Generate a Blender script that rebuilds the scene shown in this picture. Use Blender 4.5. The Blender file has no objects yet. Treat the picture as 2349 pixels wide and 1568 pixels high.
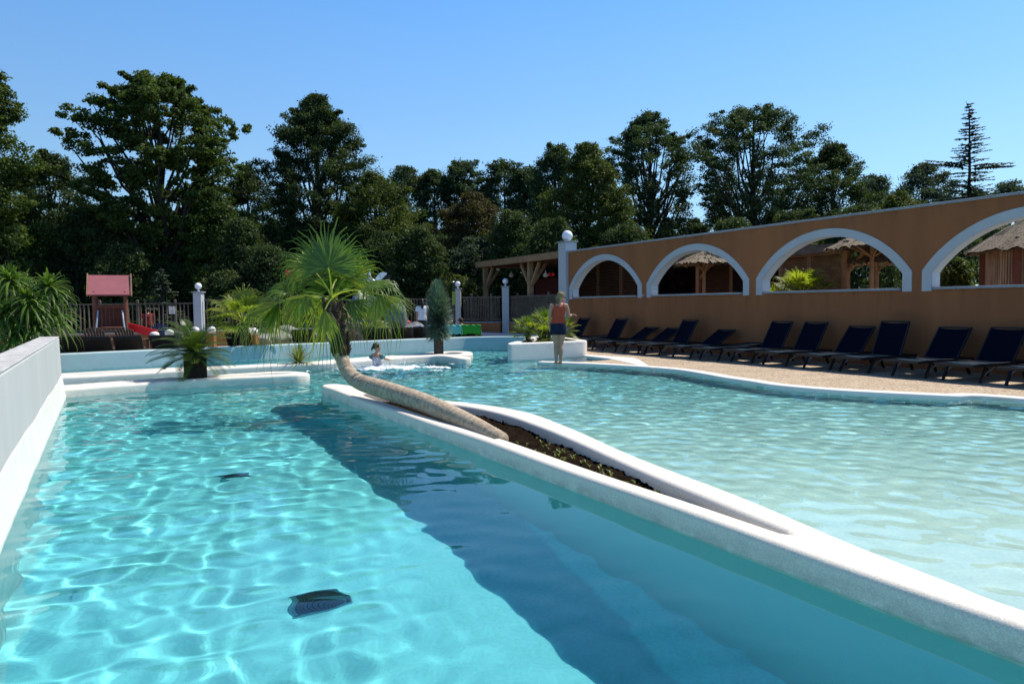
import bpy, math, random
import numpy as np
from math import radians as R, sin, cos, pi
from mathutils import Vector, Matrix, Euler
from mathutils.geometry import delaunay_2d_cdt

# ------------------------------------------------------------------ camera, sky, sun, exposure
sc = bpy.context.scene
C = sc.collection
sc.render.engine = 'CYCLES'
sc.cycles.use_denoising = True
sc.cycles.max_bounces = 12
sc.cycles.transparent_max_bounces = 12
sc.cycles.sample_clamp_indirect = 6.0
H, FPX, PITCH, ROLL = 1.45, 1640.0, 2.9, 0.6
cam = bpy.data.cameras.new('camera'); camo = bpy.data.objects.new('camera', cam); C.objects.link(camo)
sc.camera = camo
cam.sensor_width = 36; cam.lens = FPX / 2348 * 36; cam.clip_start = .05; cam.clip_end = 3000
camo.location = (0, 0, H)
camo.rotation_euler = (Matrix.Rotation(R(90 - PITCH), 3, 'X') @ Matrix.Rotation(R(-ROLL), 3, 'Z')).to_euler()

WD = Vector((0.48109, -0.87667, 0)); WN = Vector((0.87667, 0.48109, 0))   # along / behind the arcade wall
SUN_EL = R(57.3)
SUN = Vector((WN.x * cos(SUN_EL), WN.y * cos(SUN_EL), sin(SUN_EL))).normalized()
w = bpy.data.worlds.new('World'); sc.world = w; w.use_nodes = True
wn_ = w.node_tree.nodes; bg = wn_['Background']
sky = wn_.new('ShaderNodeTexSky'); sky.sky_type = 'NISHITA'; sky.sun_disc = False
sky.sun_elevation = SUN_EL; sky.sun_rotation = math.atan2(SUN.x, SUN.y)
sky.altitude = 0; sky.air_density = 1.0; sky.dust_density = 0.25; sky.ozone_density = 3.0
hs = wn_.new('ShaderNodeHueSaturation'); hs.inputs['Saturation'].default_value = 1.15; hs.inputs['Value'].default_value = 1.0
w.node_tree.links.new(sky.outputs[0], hs.inputs['Color'])
# clear summer sky: pale towards the horizon and the sun's side, deep blue overhead
tcw = wn_.new('ShaderNodeTexCoord'); spw = wn_.new('ShaderNodeSeparateXYZ'); w.node_tree.links.new(tcw.outputs['Generated'], spw.inputs[0])
crw = wn_.new('ShaderNodeValToRGB'); ew = crw.color_ramp.elements; ew[0].position = 0; ew[0].color = (.46, .74, 1, 1); ew[1].position = 1; ew[1].color = (.02, .06, .20, 1)
for p_, c_ in ((.12, (.39, .70, 1)), (.26, (.26, .55, 1)), (.42, (.15, .43, .97)), (.56, (.065, .18, .50))):
    q_ = ew.new(p_); q_.color = (*c_, 1)
w.node_tree.links.new(spw.outputs[2], crw.inputs[0])
side = wn_.new('ShaderNodeMapRange'); side.inputs[1].default_value = -.6; side.inputs[2].default_value = .7; side.inputs[3].default_value = 7.1; side.inputs[4].default_value = 11.0
w.node_tree.links.new(spw.outputs[0], side.inputs[0])
vmw = wn_.new('ShaderNodeVectorMath'); vmw.operation = 'SCALE'; w.node_tree.links.new(crw.outputs[0], vmw.inputs[0]); w.node_tree.links.new(side.outputs[0], vmw.inputs['Scale'])
mxs = wn_.new('ShaderNodeMix'); mxs.data_type = 'RGBA'; mxs.inputs[0].default_value = .9
w.node_tree.links.new(hs.outputs[0], mxs.inputs[6]); w.node_tree.links.new(vmw.outputs[0], mxs.inputs[7])
w.node_tree.links.new(mxs.outputs[2], bg.inputs[0]); bg.inputs[1].default_value = .10
sl = bpy.data.lights.new('sun', 'SUN'); sl.energy = 4.8; sl.angle = R(.5); sl.color = (1, .94, .85)
sl.cycles.is_caustics_light = True
so = bpy.data.objects.new('sun', sl); C.objects.link(so); so.rotation_euler = SUN.to_track_quat('Z', 'Y').to_euler()
sc.view_settings.view_transform = 'Standard'; sc.view_settings.look = 'None'
sc.view_settings.exposure = 0.30; sc.view_settings.gamma = 1.0

# ------------------------------------------------------------------ helpers
def ray(px, py):
    u = (px - 1174.) / FPX; v = (784 - py) / FPX; r = R(ROLL); p = R(PITCH)
    u0 = u * cos(r) + v * sin(r); v0 = -u * sin(r) + v * cos(r)
    return Vector((u0, cos(p) + v0 * sin(p), v0 * cos(p) - sin(p)))
def gp(px, py, z=0.):          # a point of the horizontal plane z
    d = ray(px, py); t = (z - H) / d.z; return Vector((d.x * t, d.y * t, z))
def at(px, py, Y):             # a point at distance Y
    d = ray(px, py); return Vector((d.x / d.y * Y, Y, H + d.z / d.y * Y))
def wp(s, D, z=0.):            # wall coordinates: s along, D away from the camera
    return Vector((WD.x * s + WN.x * D, WD.y * s + WN.y * D, z))
WALLROT = math.atan2(WD.y, WD.x)

MATS = {}
def mat(name, col, rough=.8, var=.0, scale=3., bump=0., bscale=None, spec=.3, col2=None, metal=0., sheen=0., streak=False, detail=6):
    if name in MATS: return MATS[name]
    m = bpy.data.materials.new(name); m.use_nodes = True; nt = m.node_tree; b = nt.nodes['Principled BSDF']
    b.inputs['Roughness'].default_value = rough; b.inputs['Metallic'].default_value = metal
    b.inputs['Specular IOR Level'].default_value = spec
    b.inputs['Base Color'].default_value = (*col, 1)
    if sheen: b.inputs['Sheen Weight'].default_value = sheen; b.inputs['Sheen Roughness'].default_value = .16 if name == 'navy_mesh' else .4
    tc = nt.nodes.new('ShaderNodeTexCoord')
    if var or col2:
        n = nt.nodes.new('ShaderNodeTexNoise'); n.inputs['Scale'].default_value = scale; n.inputs['Detail'].default_value = detail
        n.inputs['Roughness'].default_value = .65
        mp = nt.nodes.new('ShaderNodeMapping'); nt.links.new(tc.outputs['Object'], mp.inputs[0]); nt.links.new(mp.outputs[0], n.inputs[0])
        if streak: mp.inputs['Scale'].default_value = (1, 1, .12)
        cr = nt.nodes.new('ShaderNodeValToRGB'); cr.color_ramp.elements[0].position = .35; cr.color_ramp.elements[1].position = .65
        c2 = col2 or tuple(c * (1 - var) for c in col)
        cr.color_ramp.elements[0].color = (*c2, 1); cr.color_ramp.elements[1].color = (*col, 1)
        nt.links.new(n.outputs[0], cr.inputs[0]); nt.links.new(cr.outputs[0], b.inputs['Base Color'])
    if bump:
        n2 = nt.nodes.new('ShaderNodeTexNoise'); n2.inputs['Scale'].default_value = bscale or scale * 8; n2.inputs['Detail'].default_value = 5
        nt.links.new(tc.outputs['Object'], n2.inputs[0])
        bp = nt.nodes.new('ShaderNodeBump'); bp.inputs['Strength'].default_value = min(1, bump); bp.inputs['Distance'].default_value = .35 / (bscale or scale * 8)
        nt.links.new(n2.outputs[0], bp.inputs['Height']); nt.links.new(bp.outputs[0], b.inputs['Normal'])
    MATS[name] = m; return m

def leafmat(name, c1, c2, trans=.35, rough=.45, spec=.4, tint=True):
    """leaves: colour runs between c1 and c2 with the leaf's own tint, part of the light passes through"""
    m = bpy.data.materials.new(name); m.use_nodes = True; nt = m.node_tree; b = nt.nodes['Principled BSDF']
    out = nt.nodes['Material Output']
    at_ = nt.nodes.new('ShaderNodeAttribute'); at_.attribute_name = 'tint'
    mx = nt.nodes.new('ShaderNodeMix'); mx.data_type = 'RGBA'
    mx.inputs[6].default_value = (*c1, 1); mx.inputs[7].default_value = (*c2, 1)
    nt.links.new(at_.outputs['Fac'], mx.inputs[0]); nt.links.new(mx.outputs[2], b.inputs['Base Color'])
    b.inputs['Roughness'].default_value = rough; b.inputs['Specular IOR Level'].default_value = spec
    tr = nt.nodes.new('ShaderNodeBsdfTranslucent')
    m2 = nt.nodes.new('ShaderNodeMix'); m2.data_type = 'RGBA'; m2.blend_type = 'MULTIPLY'; m2.inputs[0].default_value = 1
    m2.inputs[7].default_value = (1.3, 1.5, .5, 1)
    nt.links.new(mx.outputs[2], m2.inputs[6]); nt.links.new(m2.outputs[2], tr.inputs[0])
    ms = nt.nodes.new('ShaderNodeMixShader'); ms.inputs[0].default_value = trans
    nt.links.new(b.outputs[0], ms.inputs[1]); nt.links.new(tr.outputs[0], ms.inputs[2]); nt.links.new(ms.outputs[0], out.inputs[0])
    MATS[name] = m; return m

def link(name, me, m=None, parent=None, smooth=False):
    if m is not None and not me.materials: me.materials.append(m)
    if smooth: me.shade_smooth()
    o = bpy.data.objects.new(name, me); C.objects.link(o)
    if parent is not None: o.parent = parent
    return o
def npmesh(name, v, f, m=None, parent=None, smooth=False, tint=None):
    """numpy vertices and faces of equal size -> object"""
    v = np.asarray(v, dtype=np.float32); f = np.asarray(f, dtype=np.int32)
    me = bpy.data.meshes.new(name); k = f.shape[1]
    me.vertices.add(len(v)); me.vertices.foreach_set('co', v.ravel())
    me.loops.add(f.size); me.loops.foreach_set('vertex_index', f.ravel())
    me.polygons.add(len(f)); me.polygons.foreach_set('loop_start', np.arange(0, f.size, k, dtype=np.int32))
    me.polygons.foreach_set('loop_total', np.full(len(f), k, dtype=np.int32))
    me.update(calc_edges=True)
    if tint is not None:
        a = me.attributes.new('tint', 'FLOAT', 'POINT'); a.data.foreach_set('value', np.asarray(tint, dtype=np.float32))
    return link(name, me, m, parent, smooth)
def tag(o, label=None, cat=None, group=None, kind=None):
    if label: o['label'] = label
    if cat: o['category'] = cat
    if group: o['group'] = group
    if kind: o['kind'] = kind
    return o
def empty(name, loc, rz=0., label=None, cat=None, group=None):
    o = bpy.data.objects.new(name, None); C.objects.link(o); o.location = loc; o.rotation_euler = (0, 0, rz)
    o.empty_display_size = .1
    return tag(o, label, cat, group)
KIDS = {}
def copy_tree(root, loc, rz, label, group=None, kids=None):
    c = root.copy(); C.objects.link(c); c.location = loc; c.rotation_euler = (0, 0, rz); c['label'] = label
    if group: c['group'] = group
    def rec(src, dst):
        for ch in [o for o in src.children]:
            d = ch.copy(); C.objects.link(d); d.parent = dst; rec(ch, d)
    rec(root, c); return c

class MB:
    """collects shapes, builds ONE mesh object"""
    def __init__(s): s.v = []; s.f = []
    def add(s, vs, fs):
        n = len(s.v); s.v += [tuple(p) for p in vs]; s.f += [tuple(i + n for i in f) for f in fs]; return s
    def box(s, c, size, rz=0., M=None, bev=0.):
        x, y, z = [q / 2 for q in size]
        if bev > 0:
            b = min(bev, x * .9, y * .9, z * .9); vs = []
            for sx in (-1, 1):
                for sy in (-1, 1):
                    for sz in (-1, 1):
                        vs += [(sx * x, sy * (y - b), sz * (z - b)), (sx * (x - b), sy * y, sz * (z - b)), (sx * (x - b), sy * (y - b), sz * z)]
            I = lambda sx, sy, sz, k: ((sx > 0) * 4 + (sy > 0) * 2 + (sz > 0)) * 3 + k
            fs = []
            for a in (-1, 1):
                fs.append([I(a, -1, -1, 0), I(a, 1, -1, 0), I(a, 1, 1, 0), I(a, -1, 1, 0)])
                fs.append([I(-1, a, -1, 1), I(1, a, -1, 1), I(1, a, 1, 1), I(-1, a, 1, 1)])
                fs.append([I(-1, -1, a, 2), I(1, -1, a, 2), I(1, 1, a, 2), I(-1, 1, a, 2)])
                for b2 in (-1, 1):
                    fs.append([I(a, b2, -1, 0), I(a, b2, 1, 0), I(a, b2, 1, 1), I(a, b2, -1, 1)])
                    fs.append([I(a, -1, b2, 0), I(a, 1, b2, 0), I(a, 1, b2, 2), I(a, -1, b2, 2)])
                    fs.append([I(-1, a, b2, 1), I(1, a, b2, 1), I(1, a, b2, 2), I(-1, a, b2, 2)])
                    for c3 in (-1, 1): fs.append([I(a, b2, c3, 0), I(a, b2, c3, 1), I(a, b2, c3, 2)])
        else:
            vs = [(a * x, b * y, d * z) for d in (-1, 1) for a, b in ((-1, -1), (1, -1), (1, 1), (-1, 1))]
            fs = [(0, 3, 2, 1), (4, 5, 6, 7), (0, 1, 5, 4), (1, 2, 6, 5), (2, 3, 7, 6), (3, 0, 4, 7)]
        M = M or Matrix.Rotation(rz, 3, 'Z'); c = Vector(c)
        return s.add([M @ Vector(p) + c for p in vs], fs)
    def beam(s, a, b, wx, wy, up=(0, 0, 1)):
        a = Vector(a); b = Vector(b); d = (b - a); L = d.length; d.normalize(); up = Vector(up)
        if abs(d.dot(up)) > .98: up = Vector((1, 0, 0))
        x = d.cross(up).normalized(); y = x.cross(d)
        M = Matrix((x, d, y)).transposed()
        return s.box((a + b) / 2, (wx, L, wy), M=M)
    def tube(s, pts, rad, n=8, cap=True):
        pts = [Vector(p) for p in pts]; k = len(pts)
        if not hasattr(rad, '__len__'): rad = [rad] * k
        vs = []; prev = None
        for i, p in enumerate(pts):
            t = (pts[min(i + 1, k - 1)] - pts[max(i - 1, 0)])
            if t.length < 1e-9: t = Vector((0, 0, 1))
            t.normalize()
            if prev is None:
                up = Vector((0, 0, 1)) if abs(t.z) < .9 else Vector((1, 0, 0)); x = t.cross(up).normalized()
            else:
                x = (prev - t * prev.dot(t)); x = x.normalized() if x.length > 1e-6 else t.orthogonal().normalized()
            prev = x; y = t.cross(x)
            for j in range(n):
                a = 2 * pi * j / n; vs.append(p + (x * cos(a) + y * sin(a)) * rad[i])
        fs = [(i * n + j, i * n + (j + 1) % n, (i + 1) * n + (j + 1) % n, (i + 1) * n + j) for i in range(k - 1) for j in range(n)]
        if cap: fs += [tuple(range(n))[::-1], tuple((k - 1) * n + j for j in range(n))]
        return s.add(vs, fs)
    def lathe(s, prof, c=(0, 0, 0), n=16):
        c = Vector(c); vs = [c + Vector((r * cos(2 * pi * j / n), r * sin(2 * pi * j / n), z)) for r, z in prof for j in range(n)]; k = len(prof)
        fs = [(i * n + j, i * n + (j + 1) % n, (i + 1) * n + (j + 1) % n, (i + 1) * n + j) for i in range(k - 1) for j in range(n)]
        fs += [tuple(range(n))[::-1], tuple((k - 1) * n + j for j in range(n))]
        return s.add(vs, fs)
    def ell(s, c, r, n=12, m=8, M=None):
        c = Vector(c); r = r if hasattr(r, '__len__') else (r, r, r); vs = []; M = M or Matrix.Identity(3)
        for i in range(m + 1):
            t = pi * i / m
            for j in range(n):
                a = 2 * pi * j / n; vs.append(c + M @ Vector((r[0] * sin(t) * cos(a), r[1] * sin(t) * sin(a), r[2] * cos(t))))
        fs = [(i * n + j, (i + 1) * n + j, (i + 1) * n + (j + 1) % n, i * n + (j + 1) % n) for i in range(m) for j in range(n)]
        return s.add(vs, fs)
    def build(s, name, m, parent=None, smooth=False, vox=0., sm=0):
        me = bpy.data.meshes.new(name); me.from_pydata(s.v, [], s.f); me.validate(); me.update()
        o = link(name, me, m, parent, smooth)
        if vox:
            md = o.modifiers.new('fuse', 'REMESH'); md.mode = 'VOXEL'; md.voxel_size = vox; md.use_smooth_shade = True
            if sm: q = o.modifiers.new('soften', 'SMOOTH'); q.iterations = sm; q.factor = .5
        return o

def catmull(pts, step=.1, closed=False):
    P_ = [Vector(p) for p in pts]; n = len(P_); out = []
    rng_ = range(n) if closed else range(n - 1)
    for i in rng_:
        p1, p2 = P_[i], P_[(i + 1) % n]
        p0 = P_[(i - 1) % n] if closed or i > 0 else p1 * 2 - p2
        p3 = P_[(i + 2) % n] if closed or i < n - 2 else p2 * 2 - p1
        k = max(1, int((p2 - p1).length / step))
        for j in range(k):
            t = j / k
            out.append(.5 * ((2 * p1) + (p2 - p0) * t + (2 * p0 - 5 * p1 + 4 * p2 - p3) * t * t + (3 * p1 - p0 - 3 * p2 + p3) * t ** 3))
    if not closed: out.append(P_[-1])
    return out
def area(p): return .5 * sum(p[i].x * p[(i + 1) % len(p)].y - p[(i + 1) % len(p)].x * p[i].y for i in range(len(p)))
def densify(poly, step=.15):
    out = []
    for i, a in enumerate(poly):
        b = poly[(i + 1) % len(poly)]; k = max(1, int((b - a).length / step)); out += [a.lerp(b, j / k) for j in range(k)]
    return out
def cdt_fill(loops, extra=()):
    """fills the first loop minus the others; returns verts, tris"""
    co = []; ed = []
    for lp in loops:
        n0 = len(co); k = len(lp); co += [Vector((p.x, p.y)) for p in lp]; ed += [(n0 + i, n0 + (i + 1) % k) for i in range(k)]
    co += [Vector((p[0], p[1])) for p in extra]
    vs, es, fs, *_ = delaunay_2d_cdt(co, ed, [], 0, 1e-6)
    def inside(p, lp):
        c = False; k = len(lp); j = k - 1
        for i in range(k):
            if (lp[i].y > p[1]) != (lp[j].y > p[1]) and p[0] < (lp[j].x - lp[i].x) * (p[1] - lp[i].y) / (lp[j].y - lp[i].y) + lp[i].x: c = not c
            j = i
        return c
    tris = []
    for f in fs:
        cx = sum(vs[i].x for i in f) / 3; cy = sum(vs[i].y for i in f) / 3
        if inside((cx, cy), loops[0]) and not any(inside((cx, cy), l) for l in loops[1:]): tris.append(tuple(f))
    return vs, tris
def offset(lp, d):
    n = len(lp); s = 1 if area(lp) > 0 else -1; out = []
    for i in range(n):
        t = (lp[(i + 1) % n] - lp[i - 1]); t.z = 0
        t.normalize(); out.append(lp[i] + Vector((-t.y, t.x, 0)) * d * s)
    return out
def kerb(name, outer, holes, ztop, zbot, r, m, parent=None, holebot=None, wob=0., seed=0, steps=5):
    """rounded masonry: outer loop minus holes, edges rounded with radius r"""
    mb = MB(); rnd = np.random.default_rng(seed); loops_top = []
    ph = rnd.uniform(0, 6, 6)
    def wz(p): return wob * (sin(p.x * 2.1 + ph[0]) + sin(p.y * 2.7 + ph[1]) + .6 * sin(p.x * 5 + p.y * 4 + ph[2])) / 2
    def rings(lp, sgn, zb):
        prof = [(0, zb)] + [(r * (1 - cos(a)), ztop - r * (1 - sin(a))) for a in [pi / 2 * k / steps for k in range(steps + 1)]]
        rs = []
        for off, z in prof: rs.append([Vector((p.x, p.y, z + (wz(p) if z > zb else 0))) for p in offset(lp, off * sgn)])
        n = len(lp)
        for a, b in zip(rs[:-1], rs[1:]):
            vs = a + b; fs = [(i, (i + 1) % n, n + (i + 1) % n, n + i) for i in range(n)]
            if (area(lp) < 0) ^ (sgn < 0): fs = [f[::-1] for f in fs]
            mb.add(vs, fs)
        return rs[-1]
    tops = [rings(outer, 1, zbot)] + [rings(h, -1, holebot if holebot is not None else zbot) for h in holes]
    vs, tr = cdt_fill(tops)
    allp = [p for t in tops for p in t]
    mb.add([(v.x, v.y, ztop + wz(v)) for v in vs], tr)
    o = mb.build(name, m, parent); me = o.data
    import bmesh
    bm = bmesh.new(); bm.from_mesh(me); bmesh.ops.remove_doubles(bm, verts=bm.verts, dist=.0008); bmesh.ops.recalc_face_normals(bm, faces=bm.faces)
    bm.to_mesh(me); bm.free(); me.shade_smooth()
    return o
def flat(name, loops, z, m, parent=None):
    vs, tr = cdt_fill(loops)
    me = bpy.data.meshes.new(name); me.from_pydata([(v.x, v.y, z) for v in vs], [], tr); me.update()
    return link(name, me, m, parent)
rng = np.random.default_rng(11)
def stains(m, bands, col, amount=.75, sx=5., sz=.35, lo=.48, hi=.62):
    """dirt that has run down the render: streaks in height bands (z0, z1: strongest at z1)"""
    nt = m.node_tree; b = nt.nodes['Principled BSDF']; src = b.inputs['Base Color'].links[0].from_socket
    tc = [n for n in nt.nodes if n.type == 'TEX_COORD'][0]; sp = nt.nodes.new('ShaderNodeSeparateXYZ'); nt.links.new(tc.outputs['Object'], sp.inputs[0])
    mp = nt.nodes.new('ShaderNodeMapping'); mp.inputs['Scale'].default_value = (sx, sx, sz * sx * .4); nt.links.new(tc.outputs['Object'], mp.inputs[0])
    n = nt.nodes.new('ShaderNodeTexNoise'); n.inputs['Scale'].default_value = 1; n.inputs['Detail'].default_value = 6; n.inputs['Roughness'].default_value = .7; nt.links.new(mp.outputs[0], n.inputs[0])
    mr = nt.nodes.new('ShaderNodeMapRange'); mr.inputs[1].default_value = lo; mr.inputs[2].default_value = hi; nt.links.new(n.outputs[0], mr.inputs[0]); tot = None
    for z0, z1 in bands:
        a = nt.nodes.new('ShaderNodeMapRange'); a.inputs[1].default_value = z0; a.inputs[2].default_value = z1; nt.links.new(sp.outputs[2], a.inputs[0])
        c = nt.nodes.new('ShaderNodeMath'); c.operation = 'LESS_THAN'; c.inputs[1].default_value = max(z0, z1) + .01; nt.links.new(sp.outputs[2], c.inputs[0])
        p = nt.nodes.new('ShaderNodeMath'); p.operation = 'MULTIPLY'; nt.links.new(a.outputs[0], p.inputs[0]); nt.links.new(c.outputs[0], p.inputs[1])
        if tot is None: tot = p
        else: q = nt.nodes.new('ShaderNodeMath'); q.operation = 'ADD'; nt.links.new(tot.outputs[0], q.inputs[0]); nt.links.new(p.outputs[0], q.inputs[1]); tot = q
    f = nt.nodes.new('ShaderNodeMath'); f.operation = 'MULTIPLY'; nt.links.new(tot.outputs[0], f.inputs[0]); nt.links.new(mr.outputs[0], f.inputs[1])
    g_ = nt.nodes.new('ShaderNodeMath'); g_.operation = 'MULTIPLY'; g_.inputs[1].default_value = amount; g_.use_clamp = True; nt.links.new(f.outputs[0], g_.inputs[0])
    mx = nt.nodes.new('ShaderNodeMix'); mx.data_type = 'RGBA'; mx.inputs[7].default_value = (*col, 1); nt.links.new(g_.outputs[0], mx.inputs[0]); nt.links.new(src, mx.inputs[6]); nt.links.new(mx.outputs[2], b.inputs['Base Color'])

# ------------------------------------------------------------------ materials
M_white = mat('white_render', (.78, .745, .67), .7, .08, 2.5, .25, 60)
M_kerb = mat('kerb_render', (.86, .80, .69), .75, col2=(.60, .56, .48), scale=110, bump=.8, bscale=130, detail=9)
M_greywall = mat('weathered_render', (.50, .495, .47), .85, .09, 1.6, .2, 60, streak=True)
M_orange = mat('orange_render', (.345, .14, .058), .9, col2=(.26, .105, .046), scale=.9, bump=.3, bscale=45, spec=.15, streak=True)
M_trim = mat('pale_trim', (.47, .50, .52), .8, .08, 2, .15, 60)
M_aqua = mat('pale_aqua_render', (.44, .56, .56), .75, .1, 2.5, .2, 60)
M_coping = mat('grey_stone', (.30, .33, .35), .8, .2, 3, .2, 40)
M_wood = mat('grey_wood', (.16, .13, .10), .85, .45, 5, .3, 30)
M_newwood = mat('tan_wood', (.34, .21, .11), .8, .35, 4, .3, 30)
M_darkwood = mat('brown_slats', (.17, .09, .045), .8, .35, 4, .3, 30)
M_navy = mat('navy_mesh', (.002, .0025, .011), .7, spec=.08, sheen=1.0)
M_black = mat('black_plastic', (.012, .012, .013), .5)
M_chair = mat('weathered_brown', (.15, .10, .065), .8, .3, 10)
M_blue = mat('dark_blue', (.02, .05, .13), .5)
M_red = mat('red_plastic', (.55, .01, .015), .35)
M_pinkroof = mat('faded_red_panel', (.33, .105, .115), .6, .15, 3)
M_redwood = mat('reddish_stained_wood', (.17, .065, .04), .75, .3, 6, .2, 30)
M_globe = mat('opal_globe', (.85, .87, .9), .35)
M_thatch = mat('reed_thatch', (.34, .27, .18), .9, col2=(.06, .045, .03), scale=26, bump=.8, bscale=50, streak=True)
M_soil = mat('dark_soil', (.020, .013, .008), 1., .6, 14, 1, 40, spec=.02)
M_bark = mat('dark_bark', (.05, .042, .034), .95, .4, 6, .6, 20)
M_palmbark = mat('palm_bark', (.54, .43, .31), .9, col2=(.29, .22, .15), scale=16, bump=.8, bscale=30)
M_orangewall = M_orange.copy(); stains(M_orangewall, ((2.95, 3.41), (.9, 1.70), (.55, .05)), (.13, .07, .042), .75, lo=.50, hi=.70)
M_fibre = mat('palm_fibre', (.10, .065, .04), .95, .5, 14, 1, 40)
M_skin = mat('skin', (.48, .25, .16), .6, .08, 6, spec=.3)
M_hair = mat('brown_hair', (.05, .028, .015), .6, .4, 40)
M_rock = mat('painted_grey_rock', (.17, .20, .24), .8, .45, 2.2, .8, 8)
M_steel = mat('galvanised', (.45, .46, .47), .4, metal=.8)
M_grass = mat('rough_grass', (.035, .045, .018), .95, .5, 1.5, .6, 20)
M_paving = mat('terrace_paving', (.42, .36, .28), .85, .15, 6, .2, 50)

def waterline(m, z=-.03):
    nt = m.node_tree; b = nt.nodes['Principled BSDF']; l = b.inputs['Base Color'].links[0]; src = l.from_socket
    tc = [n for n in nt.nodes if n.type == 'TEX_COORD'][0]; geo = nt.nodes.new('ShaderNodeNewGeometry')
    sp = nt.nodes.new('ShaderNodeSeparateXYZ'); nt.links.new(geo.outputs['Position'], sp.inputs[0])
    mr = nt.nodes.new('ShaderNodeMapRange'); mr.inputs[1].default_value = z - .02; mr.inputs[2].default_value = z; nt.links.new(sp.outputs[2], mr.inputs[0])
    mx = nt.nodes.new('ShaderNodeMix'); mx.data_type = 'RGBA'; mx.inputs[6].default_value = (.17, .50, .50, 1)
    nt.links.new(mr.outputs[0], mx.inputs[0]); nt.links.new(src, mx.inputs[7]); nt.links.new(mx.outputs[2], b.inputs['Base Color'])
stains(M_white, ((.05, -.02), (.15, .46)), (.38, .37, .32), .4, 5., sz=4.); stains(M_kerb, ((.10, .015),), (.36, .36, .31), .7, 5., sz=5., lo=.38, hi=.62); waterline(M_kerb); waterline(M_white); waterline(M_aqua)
def pebble():
    m = mat('pebble_deck', (.45, .34, .22), .9, bump=.6, bscale=120); nt = m.node_tree; b = nt.nodes['Principled BSDF']
    tc = [n for n in nt.nodes if n.type == 'TEX_COORD'][0]
    v = nt.nodes.new('ShaderNodeTexVoronoi'); v.inputs['Scale'].default_value = 45; nt.links.new(tc.outputs['Object'], v.inputs[0])
    n = nt.nodes.new('ShaderNodeTexNoise'); n.inputs['Scale'].default_value = 1.1; n.inputs['Detail'].default_value = 4; nt.links.new(tc.outputs['Object'], n.inputs[0])
    sx = nt.nodes.new('ShaderNodeSeparateColor'); nt.links.new(v.outputs['Color'], sx.inputs[0])
    cr = nt.nodes.new('ShaderNodeValToRGB'); e = cr.color_ramp.elements
    e[0].position = 0; e[0].color = (.24, .16, .10, 1); e[1].position = 1; e[1].color = (.62, .52, .38, 1)
    k = cr.color_ramp.elements.new(.5); k.color = (.44, .33, .22, 1)
    nt.links.new(sx.outputs[0], cr.inputs[0])
    mx = nt.nodes.new('ShaderNodeMix'); mx.data_type = 'RGBA'; mx.blend_type = 'MULTIPLY'; mx.inputs[0].default_value = .5
    cr2 = nt.nodes.new('ShaderNodeValToRGB'); cr2.color_ramp.elements[0].position = .35; cr2.color_ramp.elements[0].color = (.7, .7, .7, 1); cr2.color_ramp.elements[1].position = .6
    nt.links.new(n.outputs[0], cr2.inputs[0]); nt.links.new(cr.outputs[0], mx.inputs[6]); nt.links.new(cr2.outputs[0], mx.inputs[7])
    nt.links.new(mx.outputs[2], b.inputs['Base Color']); return m
M_deck = pebble()

# ------------------------------------------------------------------ the pool
DI = Vector((-.495, .869, 0)); NI = Vector((.869, .495, 0))     # along / across the kerbs
def dn(d, n, z=0.): return Vector((DI.x * d + NI.x * n, DI.y * d + NI.y * n, z))
LW_END = Vector((-7.43, 11.83, 0)); LW_N = LW_END.dot(NI)
lw = lambda s: LW_END - DI * s                                   # along the left wall, towards the camera
FW = [Vector((-16.0, 13.32, 0)), Vector((-10.86, 17.29, 0)), Vector((-6.6, 20.6, 0)), Vector((-2.3, 23.85, 0)), Vector((-1.0, 24.4, 0)), Vector((.1, 24.2, 0)), Vector((.62, 23.3, 0))]
PL = Vector((-.09, 19.0, 0)); PR = Vector((2.09, 20.16, 0))      # the planter's front corners
EDGE = [gp(x, y) for x, y in ((1232, 835), (1345, 839), (1466, 846), (1554, 853.5), (1612, 863), (1660, 872), (1720, 881), (1775, 892 - 2), (1870, 899), (1973, 906), (2170, 916), (2349, 924))]
EDGE += [EDGE[-1] + WD * 5 + WN * .2, EDGE[-1] + WD * 15 + WN * 1.0]
edge_s = catmull(EDGE, .2)
TIP = gp(1452, 824.5)
FW_s = catmull(FW, .25)
POOL = [lw(17.2), LW_END] + [LW_END - NI * .35, Vector((-9.6, 9.6, 0)), Vector((-16.5, 10.5, 0))] + FW_s + [PR + (PL - PR) * -.02 + Vector((0.05, 1.0, 0)), PR, TIP] + [p for p in edge_s[3:]] + [Vector((13, -6, 0)), Vector((3, -6, 0))]

def sdist_line(x, y):   # n coordinate (across), d coordinate (along)
    return x * NI.x + y * NI.y, x * DI.x + y * DI.y
def depth(x, y):
    n, d = sdist_line(x, y)
    right = np.clip((n - 3.3) / .3, 0, 1)
    yy = np.clip(y, 0, 24)
    dr = np.interp(yy, [0, 2.5, 4.5, 7, 10, 14, 19, 24], [.10, .14, .26, .42, .55, .70, .85, .9])
    past = np.clip((d - 12.2) / 2.5, 0, 1)
    dl = 1.36 - .45 * past
    far = np.clip((d - 12.0) / 3, 0, 1)
    mix = np.where(d > 12.0, np.clip((n - 1.0) / 5, 0, 1), right)
    D = dl * (1 - mix) + dr * mix
    return D
xs = np.arange(-17.5, 16.01, .25); ys = np.arange(-6.5, 26.1, .25)
X, Y = np.meshgrid(xs, ys); Z = -depth(X, Y)
V = np.stack([X, Y, Z], -1).reshape(-1, 3); ny, nx = X.shape
I = np.arange(nx * ny).reshape(ny, nx); F = np.stack([I[:-1, :-1], I[:-1, 1:], I[1:, 1:], I[1:, :-1]], -1).reshape(-1, 4)

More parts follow.
